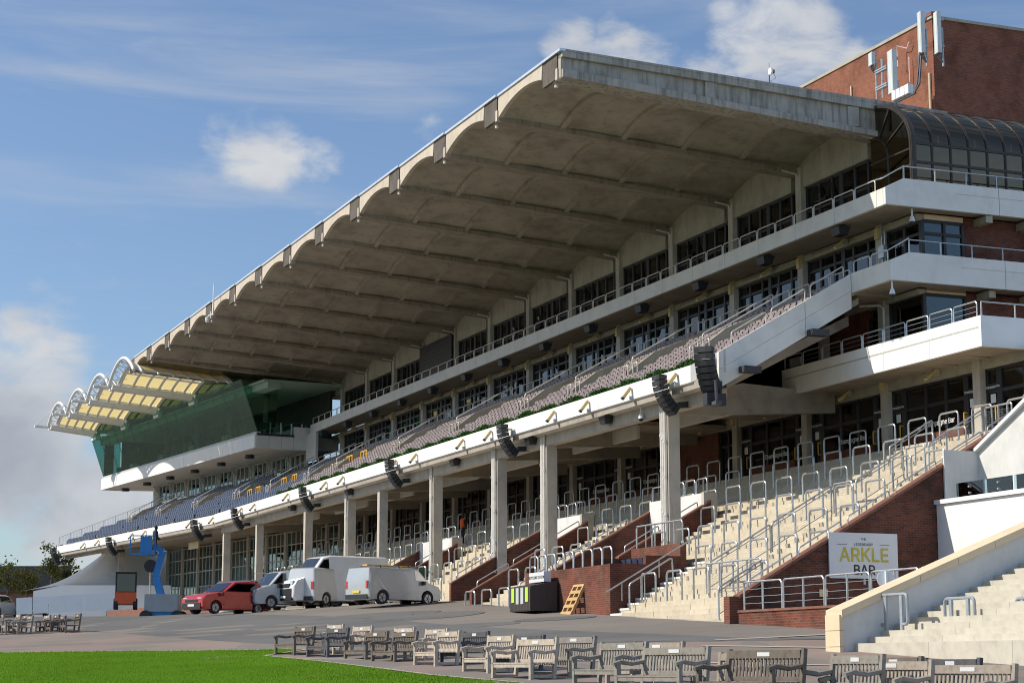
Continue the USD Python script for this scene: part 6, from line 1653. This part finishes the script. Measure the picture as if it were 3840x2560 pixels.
# ------------------------------------------------------------------ vehicles: lofted body, glazing, wheels, lamps
def vehicle(name, label, cat, px, py, heading, L, H, Wd, prof_, glass_, paint, wheels, d=None, rear='plate_yellow'):
    P = hit(px, py) if d is None else at_depth(px, py, d)
    t = thing(name, label, cat, P, heading)
    poly = Polygon([(x * L, .2 + z * (H - .2)) for x, z in prof_])
    for wx in wheels: poly = poly.difference(shapely.Point(wx * L, .31).buffer(.37, 10))
    poly = max(getattr(poly, 'geoms', [poly]), key=lambda g: g.area); m = MB()
    ring = np.array(shapely.geometry.polygon.orient(poly.segmentize(.35)).exterior.coords)[:-1]
    hw = lambda z: Wd / 2 * (1 - .14 * np.clip((z - H * .5) / (H * .5), 0, 1) ** 1.3)
    inner = np.array(shapely.geometry.polygon.orient(poly.segmentize(.35)).exterior.coords)[:-1]; cx = np.array([L * .5, H * .5])
    inner = ring + (cx - ring) * np.array([.025, .05]); k = len(ring)
    rings = [np.column_stack([a[:, 0] - L / 2, s * (hw(a[:, 1]) - ins), a[:, 1]]) for s, a, ins in ((-1, inner, 0), (-1, ring, .09), (1, ring, .09), (1, inner, 0))]
    m.add(np.vstack(rings), [(r * k + i, r * k + (i + 1) % k, (r + 1) * k + (i + 1) % k, (r + 1) * k + i) for r in range(3) for i in range(k)])
    vv, ff = trimesh.creation.triangulate_polygon(Polygon(inner), engine='earcut')
    for s in (-1, 1): m.add(np.column_stack([vv[:, 0] - L / 2, s * hw(vv[:, 1]), vv[:, 1]]), ff)
    build(m, 'body', paint, t, smooth=35)
    for kind, pts in glass_:
        if kind == 'side':
            for s in (-1, 1):
                q = np.array([(x * L - L / 2, .2 + z * (H - .2)) for x, z in pts]); a = np.column_stack([q[:, 0], s * (hw(q[:, 1]) + .012), q[:, 1]])
                build(MB().add(a, [(0, i, i + 1) for i in range(1, len(a) - 1)]), 'side_window', 'glass_car' if paint != 'x' else paint, t)
        else:
            (xa, za), (xb, zb) = [(x * L - L / 2, .2 + z * (H - .2)) for x, z in pts]; o = .02 if kind == 'screen' else -.02
            build(MB().add([(xa + o, -hw(za) + .14, za), (xa + o, hw(za) - .14, za), (xb + o, hw(zb) - .16, zb), (xb + o, -hw(zb) + .16, zb)], [(0, 1, 2, 3)]), 'windscreen' if kind == 'screen' else 'rear_window', 'glass_car', t)
    for wx in wheels:
        for s in (-1, 1):
            c = (wx * L - L / 2, s * (Wd / 2 - .12), .31); w = build(MB().cyl(c, .31, .2, axis=1, n=20), 'wheel', 'tyre', t)
            rm = MB().cyl((c[0], c[1] + s * .08, c[2]), .20, .06, axis=1, n=16)
            build(rm, 'rim', 'alloy', w)
            for q in range(5): a = q * 2 * PI / 5; build(MB().bar((c[0], c[1] + s * .115, c[2]), (c[0] + .19 * math.cos(a), c[1] + s * .115, c[2] + .19 * math.sin(a)), .03, .01), 'spoke', 'car_black', w)
    for s in (-1, 1):
        build(MB().box(L / 2 - .30, L / 2 - .03, s * (Wd / 2 - .30) - .16, s * (Wd / 2 - .30) + .16, H * .40, H * .48), 'headlight', 'lamp_clear', t)
        build(MB().box(-L / 2 - .02, -L / 2 + .10, s * (Wd / 2 - .13) - .07, s * (Wd / 2 - .13) + .07, H * .42, H * .62), 'tail_light', 'lamp_red', t)
        build(MB().box(L * .22, L * .22 + .12, s * (Wd / 2 + .08) - .09, s * (Wd / 2 + .08) + .09, H * .54, H * .64), 'mirror', 'car_black', t)
    build(MB().box(L / 2 - .12, L / 2 + .03, -Wd * .42, Wd * .42, .24, H * .32), 'front_bumper', 'car_black', t); build(MB().box(-L / 2 - .03, -L / 2 + .1, -Wd * .45, Wd * .45, .24, .45), 'rear_bumper', 'car_black', t)
    build(MB().box(L / 2 + .03, L / 2 + .04, -.26, .26, .36, .47), 'number_plate', 'plate_white', t); build(MB().box(-L / 2 - .045, -L / 2 - .032, -.26, .26, .52, .63), 'number_plate', rear, t)
    build(MB().box(L / 2 - .04, L / 2 + .015, -Wd * .3, Wd * .3, H * .34, H * .42), 'grille', 'car_black', t)
    return t


VAN = [(0, .08), (0, .55), (.02, .96), (.05, 1), (.62, 1), (.70, .95), (.83, .56), (.97, .44), (1, .30), (1, .08), (.97, 0), (.03, 0)]
VG = [('side', [(.64, .62), (.64, .92), (.69, .90), (.79, .60)]), ('screen', [(.835, .57), (.705, .94)]), ('rear', [(.012, .62), (.03, .92)])]
CARP = [(0, .1), (0, .52), (.06, .62), (.16, .97), (.3, 1), (.52, .97), (.70, .62), (.95, .50), (1, .36), (1, .1), (.97, 0), (.03, 0)]
CG = [('side', [(.17, .64), (.21, .92), (.5, .91), (.66, .64)]), ('screen', [(.70, .64), (.53, .95)]), ('rear', [(.065, .66), (.155, .94)])]
van = vehicle('delivery_van', 'grey van with a yellow ladder on its roof beside the steps', 'van', 1475, 2268, 42, 4.35, 1.72, 1.8, VAN, VG, 'paint_silver', (.19, .81))
build(MB().box(-1.5, .9, .1, .45, 1.80, 1.86), 'roof_ladder', 'yellow_paint', van)
for x in (-1.4, -.3, .8): build(MB().box(x, x + .05, -.75, .75, 1.70, 1.80), 'roof_bar', 'car_black', van)
vehicle('delivery_van', 'silver van seen from behind with red tail lights next to the ladder van', 'van', 1240, 2266, 55, 4.8, 1.9, 1.86, VAN, VG, 'paint_pale', (.2, .8))
vehicle('delivery_van', 'tall white high roof van facing left behind the silver van', 'van', 1250, 2250, 215, 5.8, 2.55, 2.0, VAN, VG, 'paint_white', (.2, .82))
vehicle('delivery_van', 'long pale van standing behind the wire fence panels', 'van', 1090, 2250, 212, 5.0, 1.95, 1.95, VAN, VG, 'paint_pale', (.19, .81))
vehicle('delivery_van', 'dark grey van with a black grille facing the camera', 'van', 940, 2266, -42, 4.8, 1.85, 1.86, VAN, VG, 'paint_slate', (.19, .81))
vehicle('parked_car', 'bright red car in front of the columns by the grey van', 'car', 850, 2248, 225, 4.3, 1.65, 1.8, CARP, CG, 'paint_red', (.19, .81))
vehicle('parked_car', 'dark blue hatchback facing the camera near the left edge', 'car', 130, 2306, -80, 4.2, 1.42, 1.78, CARP, CG, 'paint_navy', (.19, .81))
vehicle('parked_car', 'white car cut by the left picture edge', 'car', -10, 2312, 75, 4.4, 1.62, 1.82, CARP, CG, 'paint_white', (.19, .81))
for i in range(2):
    P = hit(1010 + i * 70, 2266); t = thing('fence_panel', f'{["left", "right"][i]} galvanised wire fence panel before the pale van', 'fence', P, -20)
    build(MB().tube([(-.9, 0, .1), (-.9, 0, 1.95), (.9, 0, 1.95), (.9, 0, .1), (-.9, 0, .1)], .02, 6), 'frame', 'galvanised', t)
P = hit(1545, 2238); P = W(35.8, -7.6, 5.0)
t = thing('waste_skip', 'dark green waste skip with white lettering behind the vans', 'skip', P, STAND_ROT)
build(MB().hexa([(-.9, -2, 0), (.9, -2, 0), (.9, 2, 0), (-.9, 2, 0)], [(-1.1, -2.6, 1.9), (1.1, -2.6, 1.9), (1.1, 2.6, 1.9), (-1.1, 2.6, 1.9)]), 'bucket', 'skip_green', t)
for q, wd in enumerate(('DIGAWAY &', 'CLEARAWAY')):
    tm = meshkit.text_mesh(wd, .22, .01); v = tm.vertices; build(MB().add(np.column_stack([-1.12 - v[:, 2], .2 - v[:, 0], 1.45 - q * .34 + v[:, 1]]), tm.faces), 'lettering', 'ink_white', t)

# ------------------------------------------------------------------ boom lift, forklift, hoardings, marquee, trees
D = 118.0
G = lambda x, y, d=D: at_depth(x, y, d)
t = thing('boom_lift', 'bright blue articulated boom lift raising a basket to the fascia', 'boom lift', (0, 0, 0))
A, Bq, Cq, Dq, Eq = G(612, 2262), G(596, 2205), G(585, 2160), G(612, 2065), G(575, 2045)
for a, b, r in ((A, Cq, .22), (Cq, Dq, .20), (Dq, Eq, .17)): build(MB().bar(a, b, r * 1.5, r * 2), 'boom_arm', 'boom_blue', t)
build(MB().box(A[0] - 1.0, A[0] + 1.0, A[1] - .8, A[1] + .8, A[2] - .5, A[2] + .55), 'counterweight', 'boom_grey', t); build(MB().box(A[0] - .9, A[0] + 1.1, A[1] - .7, A[1] + .7, A[2] - .85, A[2] - .5), 'chassis', 'boom_blue', t)
for x in (-.9, 1.0):
    for y in (-.8, .8): build(MB().cyl((A[0] + x, A[1] + y, A[2] - .78), .36, .25, axis=1), 'wheel', 'tyre', t)
bx, by, bz = G(550, 2068)
build(MB().box(bx - .9, bx + .6, by - .5, by + .5, bz - .2, bz - .1), 'basket_floor', 'boom_blue', t); build(MB().box(bx - .3, bx + .4, by - .52, by - .48, bz - .1, bz + .9), 'control_box', 'boom_blue', t)
for x in (-.9, -.15, .6): build(MB().bar((bx + x, by - .5, bz - .1), (bx + x, by - .5, bz + .95), .06), 'basket_post', 'boom_blue', t)
build(MB().bar((bx - .9, by - .5, bz + .95), (bx + .6, by - .5, bz + .95), .06), 'basket_rail', 'boom_blue', t)


def person(label, P, face, top, legs, h=1.68):
    import manifold3d as mf
    t = thing('person', label, 'person', P, face); s = h / 1.75
    J = {'pel': (0, 0, .92, .15), 'ch': (0, 0, 1.32, .17), 'nk': (.02, 0, 1.50, .06), 'hd': (.04, 0, 1.64, .10)}
    bones = [('pel', 'ch'), ('ch', 'nk'), ('nk', 'hd')]
    for q, sg in (('l', 1), ('r', -1)):
        J |= {q + 'h': (0, sg * .09, .90, .10), q + 'k': (.03, sg * .10, .48, .065), q + 'a': (0, sg * .11, .08, .045), q + 't': (.14, sg * .12, .04, .04), q + 's': (0, sg * .18, 1.42, .07), q + 'e': (.04, sg * .25, 1.14, .05), q + 'w': (.2, sg * .22, .95, .038), q + 'f': (.27, sg * .21, .90, .04)}
        bones += [('pel', q + 'h'), (q + 'h', q + 'k'), (q + 'k', q + 'a'), (q + 'a', q + 't'), ('ch', q + 's'), (q + 's', q + 'e'), (q + 'e', q + 'w'), (q + 'w', q + 'f')]
    ball = lambda j: mf.Manifold.sphere(J[j][3] * s, 14).translate(tuple(c * s for c in J[j][:3]))
    body = sum([(mf.Manifold.batch_hull([ball(a), ball(b)])) for a, b in bones], mf.Manifold())
    build(body, 'body', legs, t, smooth=60)
    build(mf.Manifold.batch_hull([ball('ch'), ball('ls'), ball('rs'), ball('pel')]).scale((1.06, 1.06, 1.0)), 'jacket', top, t, smooth=60)
    build(MB().ball((.055 * s, 0, 1.63 * s), .103 * s, 2, (1, .85, 1.15)), 'face', 'skin', t, smooth=True); build(MB().ball((.02 * s, 0, 1.68 * s), .108 * s, 2, (1, .9, .95)), 'hair', 'hair_dark', t, smooth=True)


person('person in a dark teal top working in the raised blue basket', (bx + .5, by, bz - .1), 20, 'cloth_teal', 'cloth_dark')
person('person in an orange hi-vis vest walking up the shaded terrace', W(38.0, -3.6, 8.5), 20, 'hi_vis', 'cloth_dark')
person('person in black standing on the top balcony near the dark shutter', W(32.3, -1.2, 19.1), 200, 'cloth_dark', 'cloth_dark')
person('person in grey leaning on the top balcony rail left of the one in black', W(36.0, -1.2, 19.1), 200, 'cloth_grey', 'cloth_dark')
P = G(470, 2284, 122)
t = thing('forklift', 'orange forklift with a glazed dark cab beside the white hoardings', 'forklift', P, -80)
build(MB().box(-.9, .9, -.65, .65, .35, 1.05), 'body', 'forklift_orange', t); build(MB().box(-1.0, -.5, -.6, .6, .3, 1.2), 'counterweight', 'forklift_orange', t)
for x in (-.7, .6):
    for y in (-.6, .6): build(MB().bar((x, y, 1.0), (x * .85, y, 2.25), .09), 'cab_post', 'car_black', t); build(MB().cyl((x, y, .34), .34, .25, axis=1), 'wheel', 'tyre', t)
build(MB().box(-.7, .6, -.65, .65, 2.22, 2.32), 'cab_roof', 'car_black', t); build(MB().box(-.6, .5, -.62, .62, 1.1, 2.2), 'cab_glass', 'glass_car', t)
for i in range(6):
    a, b = G(60 + i * 62, 2303 - i * 3.4, 130), G(119 + i * 62, 2300 - i * 3.4, 130)
    t = thing('hoarding', f'low white hoarding panel, {NAMES[i]} from the left of the row beside the forklift', 'hoarding', (0, 0, 0), 0, 'low white hoarding panels')
    build(MB().bar((a[0], a[1], a[2] + .55), (b[0], b[1], b[2] + .55), .06, 1.1), 'panel', 'white_plastic', t)
t = thing('marquee', 'large white peaked marquee behind the far end of the grandstand', 'tent', (0, 0, 0))
T = lambda x, y, d=175: at_depth(x, y, d)
apex, e0, e1, e2 = T(430, 2040), T(75, 2215), T(230, 2193), T(640, 2193)
k = 10
def sweep(a, b): return [a + (b - a) * q / k + np.array([0, 0, -.9 * math.sin(PI * q / k)]) for q in range(k + 1)]
s0, s1, s2 = sweep(apex, e0), sweep(apex, e1), sweep(apex + (4, 8, 0), e2 + (0, 4, 0))
m = MB().add(np.vstack([s0, s1, s2]), [(r * 11 + i, r * 11 + i + 1, (r + 1) * 11 + i + 1, (r + 1) * 11 + i) for r in range(2) for i in range(k)]); build(m, 'roof', 'tent_white', t, smooth=True)
m = MB().add([e0 + (1.2, 0, 0), e1, e2, e0 + (1.2, 0, -3), e1 - (0, 0, 3), e2 - (0, 0, 3)], [(0, 1, 4, 3), (1, 2, 5, 4)]); build(m, 'wall', 'tent_white', t)


def tree(label, P, H, R, lf_mat, n=900):
    t = thing('tree', label, 'tree', P)
    build(MB().tube([(0, 0, 0), (.1, 0, H * .4), (.2, .1, H * .75)], [.16, .12, .05], 7), 'trunk', 'bark', t)
    for q in range(6): a = q * 1.1; build(MB().tube([(.1, 0, H * (.35 + .06 * q)), (R * .6 * math.cos(a), R * .6 * math.sin(a), H * (.55 + .06 * q))], [.06, .02], 5), 'limb', 'bark', t)
    m = MB(); cl = [(rng.gauss(0, R * .4), rng.gauss(0, R * .4), H * rng.uniform(.45, .98)) for _ in range(22)]
    for q in range(n):
        c = np.array(rng.choice(cl)) + np.array([rng.gauss(0, R * .16) for _ in range(3)]); a, b = np.array([rng.gauss(0, 1) for _ in range(3)]), np.array([rng.gauss(0, 1) for _ in range(3)])
        a, b = a / np.linalg.norm(a) * .16, b / np.linalg.norm(b) * .10; m.add([c - a, c + b, c + a, c - b], [(0, 1, 2, 3)])
    build(m, 'crown', lf_mat, t)


for lab, x, y, d, H, R in (('thin leaved tree rising behind the marquee end', 185, 2270, 195, 6.0, 1.7), ('bushy olive tree at the left picture edge', 25, 2280, 180, 4.0, 2.2), ('low olive tree between the bushy one and the marquee', 95, 2275, 185, 3.2, 1.6), ('small tree beside the marquee roof slope', 240, 2265, 200, 5.0, 1.5)): tree(lab, T(x, y, d), H, R, 'leaf_olive')
a, b = T(-200, 2260, 215), T(225, 2260, 215); t = thing('far_building', 'long low building with a dark tiled roof behind the trees', 'building', (0, 0, 0))
build(MB().box(a[0], b[0], a[1], a[1] + 10, a[2] - 2, a[2] + 1.2), 'wall', 'brick_coping', t)
for q in range(9): z = a[2] + 1.2 + q * .34; build(MB().box(a[0] - .3, b[0] + .3, a[1] - .4 + q * .5, a[1] + .25 + q * .5, z, z + .36), 'tile_course', 'slate', t)
P = G(560, 2280, 120); t = thing('disc_sign', 'round black disc sign on a pale post beside the boom lift', 'sign', P)
build(MB().cyl((0, 0, 1.25), .04, 2.5, n=8), 'post', 'pale_rail', t); build(MB().cyl((0, -.06, 2.6), .40, .04, axis=1, n=20), 'disc', 'car_black', t)
